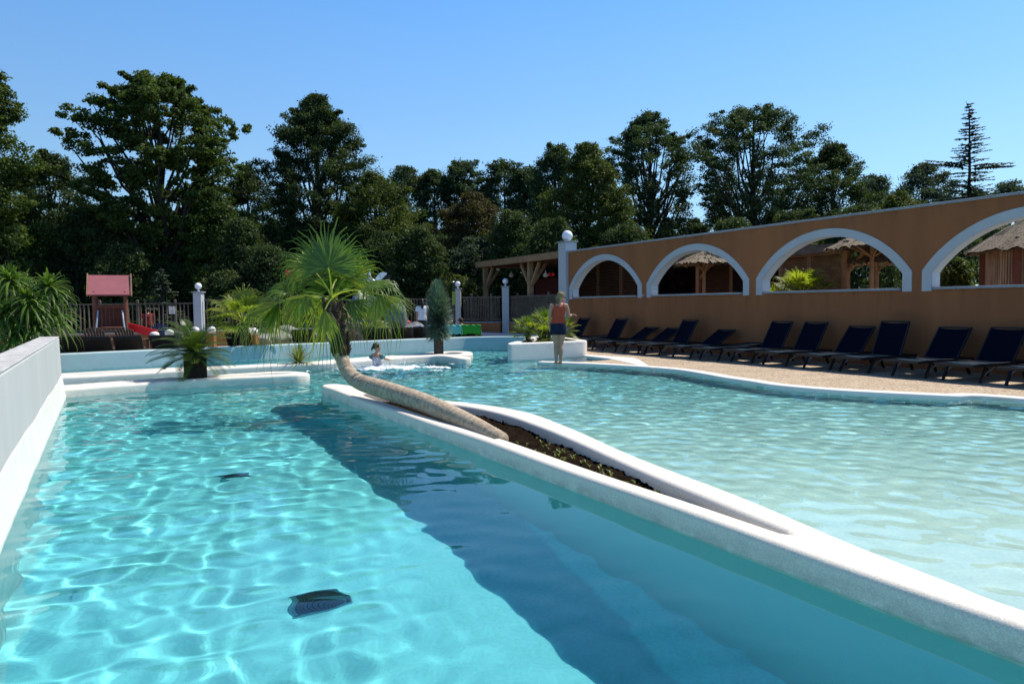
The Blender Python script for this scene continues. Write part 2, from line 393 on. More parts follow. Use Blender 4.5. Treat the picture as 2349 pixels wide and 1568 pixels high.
def pool_depth_paint():
    m = bpy.data.materials.new('pool_paint_depth_tint'); m.use_nodes = True; nt = m.node_tree; b = nt.nodes['Principled BSDF']
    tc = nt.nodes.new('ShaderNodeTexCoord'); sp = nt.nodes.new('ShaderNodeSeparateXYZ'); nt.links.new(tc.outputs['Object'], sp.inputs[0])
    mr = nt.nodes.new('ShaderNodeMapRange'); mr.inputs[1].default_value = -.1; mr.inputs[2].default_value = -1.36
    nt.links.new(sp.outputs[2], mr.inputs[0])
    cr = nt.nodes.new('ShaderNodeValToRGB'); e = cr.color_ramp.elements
    e[0].color = (.66, .74, .66, 1); e[1].color = (.165, .62, .66, 1)  # turquoise paint; light absorbed by deeper water is put into its colour
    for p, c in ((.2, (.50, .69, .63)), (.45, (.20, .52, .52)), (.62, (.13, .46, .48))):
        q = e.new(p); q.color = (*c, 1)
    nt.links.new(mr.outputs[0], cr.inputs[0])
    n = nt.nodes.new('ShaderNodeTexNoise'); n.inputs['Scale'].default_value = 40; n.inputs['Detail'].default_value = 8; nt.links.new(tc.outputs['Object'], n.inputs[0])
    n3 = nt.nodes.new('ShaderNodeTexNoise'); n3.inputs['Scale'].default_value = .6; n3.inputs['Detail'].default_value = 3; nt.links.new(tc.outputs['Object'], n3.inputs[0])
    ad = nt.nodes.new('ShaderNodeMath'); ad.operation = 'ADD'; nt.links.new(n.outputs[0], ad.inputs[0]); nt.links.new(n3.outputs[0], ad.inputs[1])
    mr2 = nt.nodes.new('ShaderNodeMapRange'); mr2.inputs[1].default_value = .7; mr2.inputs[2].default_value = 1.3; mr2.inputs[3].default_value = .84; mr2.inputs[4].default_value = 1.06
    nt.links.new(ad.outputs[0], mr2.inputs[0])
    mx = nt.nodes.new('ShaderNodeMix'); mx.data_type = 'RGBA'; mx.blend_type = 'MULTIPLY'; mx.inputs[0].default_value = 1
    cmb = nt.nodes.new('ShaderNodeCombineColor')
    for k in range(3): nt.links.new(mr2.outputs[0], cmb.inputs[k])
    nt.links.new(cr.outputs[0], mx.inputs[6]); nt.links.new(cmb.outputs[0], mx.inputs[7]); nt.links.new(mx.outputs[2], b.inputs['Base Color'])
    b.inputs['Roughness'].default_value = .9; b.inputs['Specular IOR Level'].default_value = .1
    return m
M_pool = pool_depth_paint()
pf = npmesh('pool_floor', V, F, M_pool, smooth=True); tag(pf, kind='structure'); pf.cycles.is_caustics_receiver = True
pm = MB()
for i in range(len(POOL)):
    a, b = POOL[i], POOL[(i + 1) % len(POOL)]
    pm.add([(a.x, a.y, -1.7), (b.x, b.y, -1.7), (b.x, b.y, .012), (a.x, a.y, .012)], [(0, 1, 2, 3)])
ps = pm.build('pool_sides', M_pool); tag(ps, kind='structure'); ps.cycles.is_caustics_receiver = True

# the water sheet: real waves, so the light it bends lands on the floor as it should
def waves(X, Y):
    n, d = sdist_line(X, Y); r = np.random.default_rng(5); Zr = np.zeros_like(X)
    wright = np.clip((n - 3.0) / 1.0, 0, 1); wfar = np.clip((d - 10) / 4, 0, 1)
    calm = np.clip((n - 1.2) / 1.5, 0, 1) * np.clip((8 - d) / 3, 0, 1) * (1 - wright)   # still water in the lee of the kerb
    churn = np.exp(-(((X + 2.6) / 1.6) ** 2 + ((Y - 16.9) / 1.5) ** 2))
    fine = .75 + .25 * wright + .35 * wfar
    for k in range(34):      # long soft waves
        L = r.uniform(.45, 1.3); a = r.normal(.5, .9); A = .0015 * L ** 1.15 * r.uniform(.4, 1)
        Zr += A * np.sin(2 * pi / L * (X * cos(a) + Y * sin(a)) + r.uniform(0, 6.28) + .6 * np.sin(X * .7 + Y * .5 + k)) * (1 - .72 * calm) * (.9 - .35 * wright * np.clip((9 - Y) / 5, 0, 1))
    for k in range(34):      # short ripples
        L = r.uniform(.17, .42); a = r.normal(1.1, .65); A = .0026 * L ** 1.2 * r.uniform(.4, 1) * (1 - .55 * wright * np.clip((9.5 - Y) / 5, 0, 1))
        Zr += A * np.sin(2 * pi / L * (X * cos(a) + Y * sin(a)) + r.uniform(0, 6.28) + .8 * np.sin(X * 1.3 - Y * .9 + k)) * (1 - .95 * calm) * fine * 1.5
    for k in range(30):      # tiny ripples of the shallow side
        L = r.uniform(.17, .34); a = r.normal(1.25, .75); A = .0085 * L ** 1.6 * r.uniform(.4, 1)
        Zr += A * np.sin(2 * pi / L * (X * cos(a) + Y * sin(a)) + r.uniform(0, 6.28) + .9 * np.sin(X * 1.7 - Y * 1.3 + k)) * wright * np.clip((Y - 3.5) / 6, .22, .9)
    for k in range(14):
        L = r.uniform(.16, .4); a = r.uniform(0, 6.28)
        Zr += .006 * L * np.sin(2 * pi / L * (X * cos(a) + Y * sin(a)) + r.uniform(0, 6.28)) * churn * 2
    return Zr
def in_poly(X, Y, poly):
    c = np.zeros(X.shape, bool); j = len(poly) - 1
    for i in range(len(poly)):
        xi, yi, xj, yj = poly[i].x, poly[i].y, poly[j].x, poly[j].y
        if yi != yj:
            c ^= ((yi > Y) != (yj > Y)) & (X < (xj - xi) * (Y - yi) / (yj - yi) + xi)
        j = i
    return c
# ------------------------------------------------------------------ ground, deck, terrace
big = [Vector((-900, -400, 0)), Vector((900, -400, 0)), Vector((900, 1400, 0)), Vector((-900, 1400, 0))]
tag(flat('ground', [big, POOL], .012, M_grass), kind='structure')
inner = [p for p in edge_s[3:]]
deck = [TIP] + inner + [wp(10, 14.68), wp(-22.3, 14.68), Vector((2.3, 24.5, 0)), PR + Vector((.05, 1.0, 0)), PR]
off_edge = []
def lateral(pts, d):
    out_ = []
    for i, p in enumerate(pts):
        t = (pts[min(i + 1, len(pts) - 1)] - pts[max(i - 1, 0)]).normalized(); out_.append(p + Vector((-t.y, t.x, 0)) * d)
    return out_
tag(flat('pool_deck', [deck], .042, M_deck), kind='structure')
terr = [Vector((-19, 11.5, 0))] + [p + Vector((-.05, .1, 0)) for p in FW_s] + [PR + Vector((.06, 1.05, 0)), Vector((2.3, 24.5, 0)), wp(-22.3, 14.69), Vector((2.0, 31.2, 0)), Vector((-4, 31.2, 0)), Vector((-12, 27.2, 0)), Vector((-24, 27.2, 0))]
tag(flat('terrace', [terr], .036, M_paving), kind='structure')
yard = [wp(-34, 14.95), wp(14, 14.95), wp(14, 34), wp(-34, 34)]
tag(flat('yard_paving', [yard], .03, M_paving), kind='structure')

# white edging strip along the deck
wdt = .27
sa = catmull(EDGE, .12); sb = lateral(sa, wdt)
strip = sa + sb[::-1]
if area(strip) < 0: strip = strip[::-1]
es = kerb('pool_edging', strip, [], .062, -1.0, .02, M_white, steps=2); tag(es, kind='structure')
s2 = [PR + Vector((0, -.02, 0)), gp(1452, 824.5), gp(1466, 829), EDGE[2] + (EDGE[3] - EDGE[2]) * .35, EDGE[2] + Vector((.1, .3, 0)), gp(1420, 831.5), gp(1395, 826), PR + Vector((-.12, -.35, 0))]
s2 = densify(s2, .1)
if area(s2) < 0: s2 = s2[::-1]
tag(kerb('edging_corner', s2, [], .052, -1., .015, M_white, steps=2), kind='structure')

# ------------------------------------------------------------------ low pool walls and kerbs
def wallstrip(pts, th, side=1):
    a = catmull(pts, .15); b = lateral(a, th * side); lp = a + b[::-1]
    return lp if area(lp) > 0 else lp[::-1]
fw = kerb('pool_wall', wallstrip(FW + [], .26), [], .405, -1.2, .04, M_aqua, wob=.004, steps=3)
tag(fw, 'long low pale wall curving along the far side of the pool', 'low wall'); fw.cycles.is_caustics_receiver = True

# planter with the bushy palm
plo = [PL + Vector((-.02, .0, 0)), PR, PR + Vector((.05, .25, 0)), PR + Vector((-.1, 1.1, 0)), Vector((1.5, 23.2, 0)), Vector((.9, 23.6, 0)), Vector((.52, 23.2, 0)), Vector((.35, 21.5, 0)), Vector((-.12, 19.35, 0))]
plo = densify(plo, .12)
if area(plo) < 0: plo = plo[::-1]
pt_ = empty('planter', (0, 0, 0), 0, 'tall white rendered planter holding the bushy fan palm beside the standing woman', 'planter')
hole = densify([PL + Vector((.22, .35, 0)), PR + Vector((-.22, .12, 0)), PR + Vector((-.32, .9, 0)), Vector((1.35, 22.9, 0)), Vector((.8, 23.1, 0)), Vector((.62, 21.5, 0)), Vector((.16, 19.6, 0))], .12)
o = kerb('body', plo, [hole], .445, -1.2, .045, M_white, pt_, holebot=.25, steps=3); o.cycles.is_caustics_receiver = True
flat('soil', [hole], .33, M_soil, pt_)

# palm island
near = [(13 * 0 + d, 3.15) for d in (-4, 0, 4, 8, 11)]
isl = [dn(-4, 3.15), dn(0, 3.15), dn(4, 3.15), dn(8, 3.15), dn(11, 3.13), dn(11.9, 3.12), dn(12.12, 3.25), dn(12.02, 3.45), dn(11.2, 3.58), dn(10.2, 3.72), dn(9.5, 3.92), dn(8.8, 4.2), dn(7.9, 4.42), dn(7.2, 4.46), dn(6.2, 4.28), dn(4.95, 4.0), dn(3.47, 3.74), dn(2.5, 3.54), dn(1.87, 3.43), dn(1.45, 3.36), dn(0, 3.36), dn(-4, 3.36)]
isl = catmull(isl, .08, True)
if area(isl) < 0: isl = isl[::-1]
slot = catmull([dn(10.6, 3.36), dn(9.0, 3.34), dn(7, 3.345), dn(5, 3.35), dn(3.8, 3.34), dn(2.75, 3.335), dn(2.66, 3.355), dn(2.78, 3.385), dn(3.3, 3.46), dn(4.3, 3.63), dn(5.6, 3.88), dn(6.6, 4.06), dn(7.5, 4.13), dn(8.4, 4.03), dn(9.2, 3.80), dn(10.1, 3.56), dn(10.6, 3.45)], .07, True)
ip = empty('island_planter', tuple(dn(6, 3.5)), 0, 'long rounded white kerb island with soil slot from which the leaning palm grows', 'planter')
def pull(o, p): o.parent = p; o.location = -p.location
M_isle = M_kerb
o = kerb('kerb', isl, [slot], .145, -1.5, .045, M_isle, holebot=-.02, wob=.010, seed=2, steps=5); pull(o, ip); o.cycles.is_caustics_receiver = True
def soil_bed(name, loop, z, parent, amp=.02, step=.035):
    xs_ = [p.x for p in loop]; ys_ = [p.y for p in loop]
    gx = np.arange(min(xs_), max(xs_), step); gy = np.arange(min(ys_), max(ys_), step); GX, GY = np.meshgrid(gx, gy)
    GX = GX + rng.uniform(-.3, .3, GX.shape) * step; GY = GY + rng.uniform(-.3, .3, GY.shape) * step
    ins_ = in_poly(GX, GY, loop); vs, tr = cdt_fill([loop], list(zip(GX[ins_].tolist(), GY[ins_].tolist())))
    v = np.array([(a.x, a.y, z) for a in vs]); v[:, 2] += rng.normal(0, amp, len(v)) * .6 + amp * np.sin(v[:, 0] * 5) * np.sin(v[:, 1] * 4)
    return npmesh(name, v, tr, M_soil, parent)
o = soil_bed('soil', offset(slot, -.03), .045, None, .022); pull(o, ip)
# sprouts in the soil
def blades(pts, length, width, spread, m, name, parent, n=5, seed=0, up=1.):
    r = np.random.default_rng(seed); V = []; F = []; T = []
    for p in pts:
        for k in range(n):
            a = r.uniform(0, 2 * pi); L = length * r.uniform(.5, 1.1); d = Vector((cos(a), sin(a), 0)); q = Vector((-sin(a), cos(a), 0)) * width / 2
            b0 = Vector(p); mid = b0 + d * L * .4 * spread + Vector((0, 0, L * .7 * up)); e = b0 + d * L * spread + Vector((0, 0, L * .75 * up))
            i0 = len(V); V += [b0 - q * .5, b0 + q * .5, mid + q, mid - q, e, e]; F += [(i0, i0 + 1, i0 + 2, i0 + 3), (i0 + 3, i0 + 2, i0 + 4, i0 + 5)]; T += [r.uniform(0, 1)] * 6
    return npmesh(name, [tuple(v) for v in V], F, m, parent, tint=T)
L_weed = leafmat('weed_leaf', (.12, .17, .04), (.25, .24, .08))
wpts = []
for k in range(60):
    d = rng.uniform(3.2, 6.3) if k % 2 else rng.normal(5.4, .45); n_ = 3.40 + rng.uniform(0, 1) * max(.02, .16 + (d - 4.3) * .19)
    n_ = min(max(n_, 3.38), 3.95); wpts.append(tuple(dn(d, n_, .05)))
o = blades(wpts, .05, .012, .8, L_weed, 'weeds', None, 5, 3); tag(o, 'small green seedlings sprouting from the dark soil of the island', 'weeds', kind='stuff')

# kerb islands on the left
Bz = .15
b1 = [gp(152, 908) + Vector((-.4, -.35, 0)), gp(400, 892), gp(640, 880), gp(679, 877), gp(686, 868, .03), gp(672, 861, .05), gp(560, 862.5, .1), gp(400, 869, .1), gp(250, 878, .1), gp(150, 884, .1) + Vector((-.4, -.3, 0))]
b1 = densify(b1, .12)
if area(b1) < 0: b1 = b1[::-1]
BN = [LW_END + Vector((-.6, -.45, 0)), Vector((-6.15, 12.94, 0)), Vector((-4.5, 13.75, 0)), Vector((-4.14, 13.95, 0)), Vector((-4.05, 14.25, 0)), Vector((-4.3, 14.58, 0)), Vector((-4.75, 14.68, 0)), Vector((-5.6, 14.25, 0)), Vector((-6.6, 13.45, 0)), Vector((-7.6, 12.62, 0)), Vector((-8.6, 11.8, 0))]
bo = catmull(BN, .1, True)
if area(bo) < 0: bo = bo[::-1]
bh = catmull([Vector((-7.0, 12.68, 0)), Vector((-6.2, 13.2, 0)), Vector((-5.0, 13.85, 0)), Vector((-4.5, 14.1, 0)), Vector((-4.45, 14.3, 0)), Vector((-4.8, 14.38, 0)), Vector((-5.6, 13.95, 0)), Vector((-6.5, 13.3, 0))], .1, True)
bp_ = empty('kerb_planter', (-5.8, 13.6, 0), 0, 'low rounded white kerb island under the short stout feather palm', 'planter')
o = kerb('kerb', bo, [bh], .155, -1.5, .05, M_kerb, holebot=0., wob=.008, seed=4); pull(o, bp_); o.cycles.is_caustics_receiver = True
o = flat('soil', [offset(bh, -.02)], .06, M_soil); pull(o, bp_)
cn = [Vector((-9.9, 12.9, 0)), Vector((-8.82, 13.9, 0)), Vector((-6.92, 15.3, 0)), Vector((-5.2, 16.45, 0)), Vector((-4.2, 17.0, 0)), Vector((-3.2, 18.0, 0)), Vector((-2.45, 18.85, 0)), Vector((-1.95, 19.02, 0)), Vector((-1.35, 17.95, 0)), Vector((-1.15, 17.9, 0)), Vector((-1.05, 18.15, 0)), Vector((-1.5, 19.05, 0)), Vector((-1.30, 19.25, 0)), Vector((-1.1, 19.7, 0)), Vector((-1.2, 20.4, 0)), Vector((-1.7, 20.75, 0)), Vector((-2.3, 20.5, 0)), Vector((-3.3, 19.2, 0)), Vector((-4.4, 18.0, 0)), Vector((-5.3, 17.1, 0)), Vector((-7.2, 15.8, 0)), Vector((-9.1, 14.4, 0)), Vector((-10.2, 13.4, 0))]
co_ = catmull(cn, .1, True)
if area(co_) < 0: co_ = co_[::-1]
ch = catmull([Vector((-2.2, 19.9, 0)), Vector((-1.75, 19.55, 0)), Vector((-1.4, 19.75, 0)), Vector((-1.5, 20.2, 0)), Vector((-1.85, 20.4, 0))], .08, True)
cp_ = empty('kerb_island', (-4, 17, 0), 0, 'thin forked white kerb island running past the splashing child to the round spiky tree', 'kerb')
o = kerb('kerb', co_, [ch], .15, -1.5, .05, M_kerb, holebot=0., wob=.008, seed=6); pull(o, cp_); o.cycles.is_caustics_receiver = True
o = flat('soil', [offset(ch, -.02)], .07, M_soil); pull(o, cp_)
dn2 = wallstrip([Vector((-11.2, 13.5, 0)), Vector((-9.6, 14.7, 0)), Vector((-8.1, 15.75, 0)), Vector((-7.0, 16.3, 0))], .2)
o = kerb('channel_kerb', dn2, [], .13, -1.5, .04, M_kerb); tag(o, 'short narrow white kerb in the channel beneath the far wall at left', 'kerb')

# left wall: weathered upper wall on a bright battered plinth
lwr = empty('boundary_wall', tuple(LW_END), 0, 'grey weathered wall with sloping white foot along the left side of the pool', 'wall')
def lwp(s, n, z): return lw(s) + NI * n + Vector((0, 0, z)) - LW_END
mb = MB(); K = 40
for prof, nm, mm in (([(-.04, .30), (-.055, .985), (-.065, 1.0), (-.31, 1.004), (-.32, .99), (-.32, .0)], 'wall_body', M_greywall),
                     ([(.008, -1.6), (.008, .02), (-.034, .36), (-.052, .375), (-.2, .376)], 'plinth', M_white)):
    mb = MB(); vs = []; kk = len(prof)
    for i in range(K + 1):
        s = 17.2 * i / K
        for (n_, z) in prof:
            zz = z + (.010 * sin(s * 1.9 + 1) + .006 * sin(s * 4.3) if z > .3 and nm == 'plinth' else 0)
            vs.append(lwp(s, n_ , zz))
    fs = [(i * kk + j, i * kk + j + 1, (i + 1) * kk + j + 1, (i + 1) * kk + j) for i in range(K) for j in range(kk - 1)]
    fs += [tuple(range(kk))[::-1]]
    mb.add(vs, fs); o = mb.build(nm, mm, lwr); o.cycles.is_caustics_receiver = True
cop = MB(); 
n_t = 34
for i in range(n_t):
    s0 = 17.2 * i / n_t; c = lwp(s0 + 17.2 / n_t / 2, -.19, 1.012)
    cop.box(c, (17.2 / n_t - .012, .27, .02), rz=math.atan2(DI.y, DI.x), bev=.004)
M_copw = mat('pale_coping', (.60, .59, .56), .85, .45, 7, .5, 40)
cop.build('coping', M_copw, lwr)

st = .033
xs = np.arange(-16.6, 15.6, st); ys = np.arange(-4.0, 24.8, st); X, Y = np.meshgrid(xs, ys)
cx, cy = X[:-1, :-1] + st / 2, Y[:-1, :-1] + st / 2
ins = in_poly(cx, cy, POOL)
g = ins.copy()
for dx in (-2, 0, 2):
    for dy in (-2, 0, 2): g |= np.roll(np.roll(ins, dx, 0), dy, 1)
for lp in (isl, bo, co_):
    g &= ~in_poly(cx, cy, offset(lp, .06))
Z = waves(X, Y); ny, nx = X.shape; I = np.arange(nx * ny).reshape(ny, nx)
F = np.stack([I[:-1, :-1], I[:-1, 1:], I[1:, 1:], I[1:, :-1]], -1)[g]
use = np.unique(F); remap = np.zeros(nx * ny, int); remap[use] = np.arange(len(use))
V = np.stack([X, Y, Z], -1).reshape(-1, 3)[use]; F = remap[F]
mw = bpy.data.materials.new('water'); mw.use_nodes = True; nt = mw.node_tree; nt.nodes.clear()
out = nt.nodes.new('ShaderNodeOutputMaterial'); gl = nt.nodes.new('ShaderNodeBsdfGlass'); gl.inputs['IOR'].default_value = 1.33
gl.inputs['Roughness'].default_value = 0; gl.inputs[0].default_value = (.97, 1, 1, 1); nt.links.new(gl.outputs[0], out.inputs[0])
water = npmesh('pool_water', V, F, mw, smooth=True); tag(water, kind='structure'); water.cycles.is_caustics_caster = True


# skimmer disc on the left pool wall, floor grates
def grate(name, c, wx, wy, label):
    e = empty(name, c, WALLROT + pi / 2 + .05, label, 'drain grate')
    f = MB()
    for (cx, cy, sx, sy) in ((0, -wy / 2, wx + .06, .03), (0, wy / 2, wx + .06, .03), (-wx / 2, 0, .03, wy), (wx / 2, 0, .03, wy)): f.box((cx, cy, .012), (sx, sy, .02))
    f.build('frame', M_white, e)
    b = MB()
    k = int(wx / .02)
    for i in range(k): b.box((-wx / 2 + .018 + i * (wx - .03) / k, 0, .010), (.013, wy - .03, .014))
    b.build('grille', mat('grey_grille', (.09, .15, .18), .6), e)
    p = MB(); p.box((0, 0, .003), (wx, wy, .003)); p.build('sump', mat('grey_grille', (.09, .15, .18), .6), e)
grate('drain_grate', (-1.33, 4.72, -1.355), .27, .22, 'square dark grate on the pool floor nearest the camera')
grate('drain_grate', (-2.96, 7.52, -1.355), .25, .22, 'farther small dark grate on the pool floor beyond the square one')

# ------------------------------------------------------------------ the arcade wall
WT = .25; D0 = 14.68; ZC = 3.40
wall = empty('arcade_wall', tuple(wp(-15, D0)), WALLROT, 'long orange rendered wall pierced by four pale edged arches', 'wall')
def wl(s, z, off=0.): return Vector((s + 15, -off + 0, z)) if False else Vector((s + 15, off, z))
# local frame of the wall: x along WD, y = left of x = WN side
AC = [-20.17, -15.73, -11.29, -6.87, -2.43, 2.01]
def arc_out(c, ho, spring, apex, zb, n=28):
    rise = apex - spring; Rr = (ho * ho + rise * rise) / (2 * rise); cz = apex - Rr; a = math.asin(ho / Rr)
    pts = [(c - ho, zb)] + [(c + Rr * sin(t), cz + Rr * cos(t)) for t in [-a + 2 * a * k / n for k in range(n + 1)]] + [(c + ho, zb)]
    return pts
s0, s1 = -22.33, 6.0
holes = [arc_out(c, 1.91, 2.05, 3.005, 1.74) for c in AC]
def plate(mb, outer2, holes2, y0, y1):
    lo = [[Vector((p[0], p[1], 0)) for p in outer2]] + [[Vector((p[0], p[1], 0)) for p in h] for h in holes2]
    vs, tr = cdt_fill(lo)
    mb.add([(v.x + 15, y0, v.y) for v in vs], tr); mb.add([(v.x + 15, y1, v.y) for v in vs], [t[::-1] for t in tr])
    for lp in lo:
        n = len(lp)
        for i in range(n):
            a, b = lp[i], lp[(i + 1) % n]
            mb.add([(a.x + 15, y0, a.y), (b.x + 15, y0, b.y), (b.x + 15, y1, b.y), (a.x + 15, y1, a.y)], [(0, 1, 2, 3)])
mb = MB(); plate(mb, [(s0, -.1), (s1, -.1), (s1, ZC), (s0, ZC)], holes, 0, WT); mb.build('wall_body', M_orangewall, wall)
for c in AC:
    mb = MB()
    outer2 = arc_out(c, 2.10, 2.09, 3.18, 1.66); inn = arc_out(c, 1.895, 2.045, 2.99, 1.66)
    plate(mb, outer2 + inn[::-1], [], -.022, 0 + .001 - .003)
    # lining of the opening
    hn = arc_out(c, 1.895, 2.045, 2.99, 1.745); n = len(hn)
    for i in range(n - 1):
        a, b = hn[i], hn[i + 1]; mb.add([(a[0] + 15, -.02, a[1]), (b[0] + 15, -.02, b[1]), (b[0] + 15, WT + .02, b[1]), (a[0] + 15, WT + .02, a[1])], [(0, 1, 2, 3)])
    mb.build('arch_trim', M_trim, wall)
    mb = MB()
    for k in range(8): mb.box((c + 15 - 1.86 + (k + .5) * 3.72 / 8, WT / 2 - .01, 1.715), (3.72 / 8 - .004, WT + .1, .055), bev=.006)
    mb.build('sill', M_coping, wall)
mb = MB(); k = 0; s = s0 - .02
while s < s1:
    mb.box((s + 15 + .245, WT / 2, ZC + .028), (.486, WT + .09, .056), bev=.006); s += .49
mb.build('coping', M_coping, wall)
mb = MB(); mb.tube([(-17.99 + 15, -.001, 1.74), (-17.99 + 15, -.05, 1.74)], .03, 10); mb.build('spout', M_trim, wall)

def lamp_post(name, loc, rz, wdx, h, gr, label, cat='lamp post', group=None, neck=.09, m=M_trim):
    e = empty(name, loc, rz, label, cat, group)
    mb = MB(); mb.box((0, 0, h / 2), (wdx, wdx, h), bev=.008); mb.build('pillar', m, e)
    mb = MB(); mb.box((0, 0, h + .02), (wdx + .09, wdx + .09, .045), bev=.006); mb.build('cap', M_coping, e)
    mb = MB(); mb.lathe([(gr * .45, h + .04), (gr * .4, h + .06), (gr * .25, h + .07), (gr * .22, h + .04 + neck), (gr * .4, h + .045 + neck)], n=14)
    mb.build('lamp_base', M_globe if neck > .08 else M_black, e, True)
    mb = MB(); mb.ell((0, 0, h + .04 + neck + gr * .92), gr, 24, 16); mb.build('globe', M_globe, e, True)
    return e
lamp_post('globe_lamp_pillar', tuple(wp(-22.60, D0 + .13)), WALLROT, .5, 3.78, .2, 'tallest pillar with big white globe at the end of the arcade wall', neck=.03)

# ------------------------------------------------------------------ fences on low orange walls
def fence(A, B, zt, zr, label, nposts, wl_label, wallz=True, pick=.11, th=.25, posth=.14, wallh=None):
    A = Vector(A); B = Vector(B); A.z = B.z = 0; d = B - A; L = d.length; a = math.atan2(d.y, d.x)
    if wl_label:
        wlo = empty('low_wall', tuple(A), a, wl_label, 'low wall')
        mb = MB(); mb.box((L / 2, 0, zt / 2 - .05), (L, th, zt + .1 - .06), bev=.01); mb.build('wall_body', M_orange, wlo)
        mb = MB(); n = int(L / .5)
        for i in range(n): mb.box((L * (i + .5) / n, 0, zt - .005), (L / n - .004, th + .08, .05), bev=.005)
        mb.build('coping', M_coping, wlo)
    f = empty('wooden_fence', (A.x, A.y, zt + .02), a, label, 'fence')
    h = zr - zt - .02; r = random.Random(int(L * 100))
    for z in (.09, h): mb = MB(); mb.beam((0, 0, z), (L, 0, z + r.uniform(-.01, .01)), .06, .05); mb.build('rail', M_wood, f)
    mb = MB(); x = .1
    while x < L - .05:
        t = r.uniform(-.012, .012); mb.beam((x + t, -.01, .05), (x - t, -.01, h + r.uniform(-.01, .01)), .045, .035); x += pick * r.uniform(.85, 1.15)
    mb.build('pickets', M_wood, f)
    for i in range(nposts):
        x = L * (i + .5) / nposts
        mb = MB(); mb.lathe([(.055, 0), (.052, h + posth), (.03, h + posth + .015)], (x, .03, 0), 8); mb.build('post', M_wood, f)
    return f
YL, YM, YR = 27., 29., 31.
pL = at(458, 760, YL); pM = at(1051, 760, YR + 1.0); pR = at(1160, 760, YR); 
mp = wp(-22.85, D0 + .13)
fence(at(-80, 700, 26.5), pL + Vector((-.2, 0, 0)), .56, 1.66, 'grey wooden picket fence behind the slide tower at left', 6, 'orange low wall under the fence behind the slide tower', pick=.16)
fence(pL + Vector((.2, 0, 0)), pM + Vector((-.2, 0, 0)), .62, 1.78, 'grey picket fence mostly hidden behind the leaning palm', 6, 'orange low wall hidden behind the rock and palms', pick=.14)
fence(pM + Vector((.2, 0, 0)), pR + Vector((-.2, 0, 0)), .75, 1.84, 'short dense picket fence between the two small lamp pillars', 2, 'orange low wall between the two small lamp pillars', pick=.085)
fence(pR + Vector((.2, 0, 0)), mp + Vector((-.25, .6, 0)), .75, 1.84, 'dense picket fence running under the timber pavilion', 3, 'orange low wall in front of the timber pavilion', pick=.085)
lamp_post('globe_lamp_pillar', (pL.x, pL.y, 0), 0, .30, 2.06, .125, 'pale lamp pillar with small globe behind the short feather palm', group='small lamp pillars on the fence')
lamp_post('globe_lamp_pillar', (pM.x, pM.y, 0), 0, .27, 2.2, .12, 'weathered lamp pillar with small globe right of the round spiky tree', group='small lamp pillars on the fence', m=M_greywall)
lamp_post('globe_lamp_pillar', (pR.x, pR.y, 0), 0, .30, 2.26, .125, 'pale lamp pillar with small globe in front of the timber pavilion', group='small lamp pillars on the fence')
# stone steps at the foot of the low wall
st_ = empty('stone_steps', (0, 0, 0), 0, 'grey stone steps at the foot of the low orange wall near the green towel', 'steps')
for k, (off, h) in enumerate(((.45, .33), (.95, .18))):
    mb = MB(); a = pM + Vector((.3, -off, 0)); b = mp + Vector((-.3, -off - .2, 0)); b = a + (b - a) * 1.0
    mb.beam((a.x, a.y, h / 2), (b.x, b.y, h / 2), .5, h); mb.build('step', M_trim if k == 0 else M_white, st_)
# notice boards on the fence
for px, lb in ((390.5, 'small blank white notice on the left fence, left one of the pair'), (398.5, 'small blank white notice on the left fence, right one of the pair')):
    p = at(px, 711.5, YL - .15); mb = MB(); mb.box((0, 0, 0), (.11, .012, .28), bev=.003); o = mb.build('notice', M_white); o.location = p; tag(o, lb, 'notice', 'white notices on the fence')

# ------------------------------------------------------------------ timber pavilion and slatted building behind the wall
pv = empty('timber_pavilion', tuple(wp(-26.4, D0 + .1)), WALLROT, 'timber pavilion with flat roof and diagonal braces left of the tall lamp pillar', 'pavilion')
X0, X1, ZB = -3.9, 3.35, 3.25
mb = MB(); mb.beam((X0, 0, ZB + .12), (X1, 0, ZB + .12), .12, .26); mb.beam((X0, 5.8, ZB + .12), (X1, 5.8, ZB + .12), .12, .26)
mb.beam((X0 + .06, .05, ZB + .12), (X0 + .06, 5.75, ZB + .12), .12, .26); mb.build('fascia', M_newwood, pv)
mb = MB(); mb.box(((X0 + X1) / 2, 2.9, ZB + .22), (X1 - X0 - .25, 5.6, .04)); 
mb.build('roof', M_darkwood, pv)
mb = MB(); k = 0; x = X0 + .5
while x < X1 - .2: mb.beam((x, .07, ZB + .1), (x, 5.7, ZB + .1), .07, .16); x += .62
mb.build('rafters', M_darkwood, pv)
for x, y in ((X0 + .4, .25), (X0 + 4.55, .25), (X0 + .4, 5.4), (X0 + 4.55, 5.4)):
    mb = MB(); mb.box((x, y, 1.62), (.19, .19, 3.24)); p = mb.build('post', M_newwood, pv)
    mb = MB()
    mb.beam((x + .08, y, 2.3), (x + .75, y, 3.2), .1, .12)
    if x > 0: mb.beam((x - .08, y, 2.3), (x - .75, y, 3.2), .1, .12)
    if y < 1: mb.beam((x, y + .08, 2.3), (x, y + .75, 3.2), .1, .12)
    mb.build('brace', M_newwood, pv)
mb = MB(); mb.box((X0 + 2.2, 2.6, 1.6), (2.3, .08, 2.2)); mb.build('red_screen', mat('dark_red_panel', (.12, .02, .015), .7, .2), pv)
mb = MB(); mb.box((X0 + 3.7, 5.66, 1.6), (7.0, .06, 3.1)); mb.build('back_wall', mat('dark_board', (.03, .022, .018), .8, .3), pv)
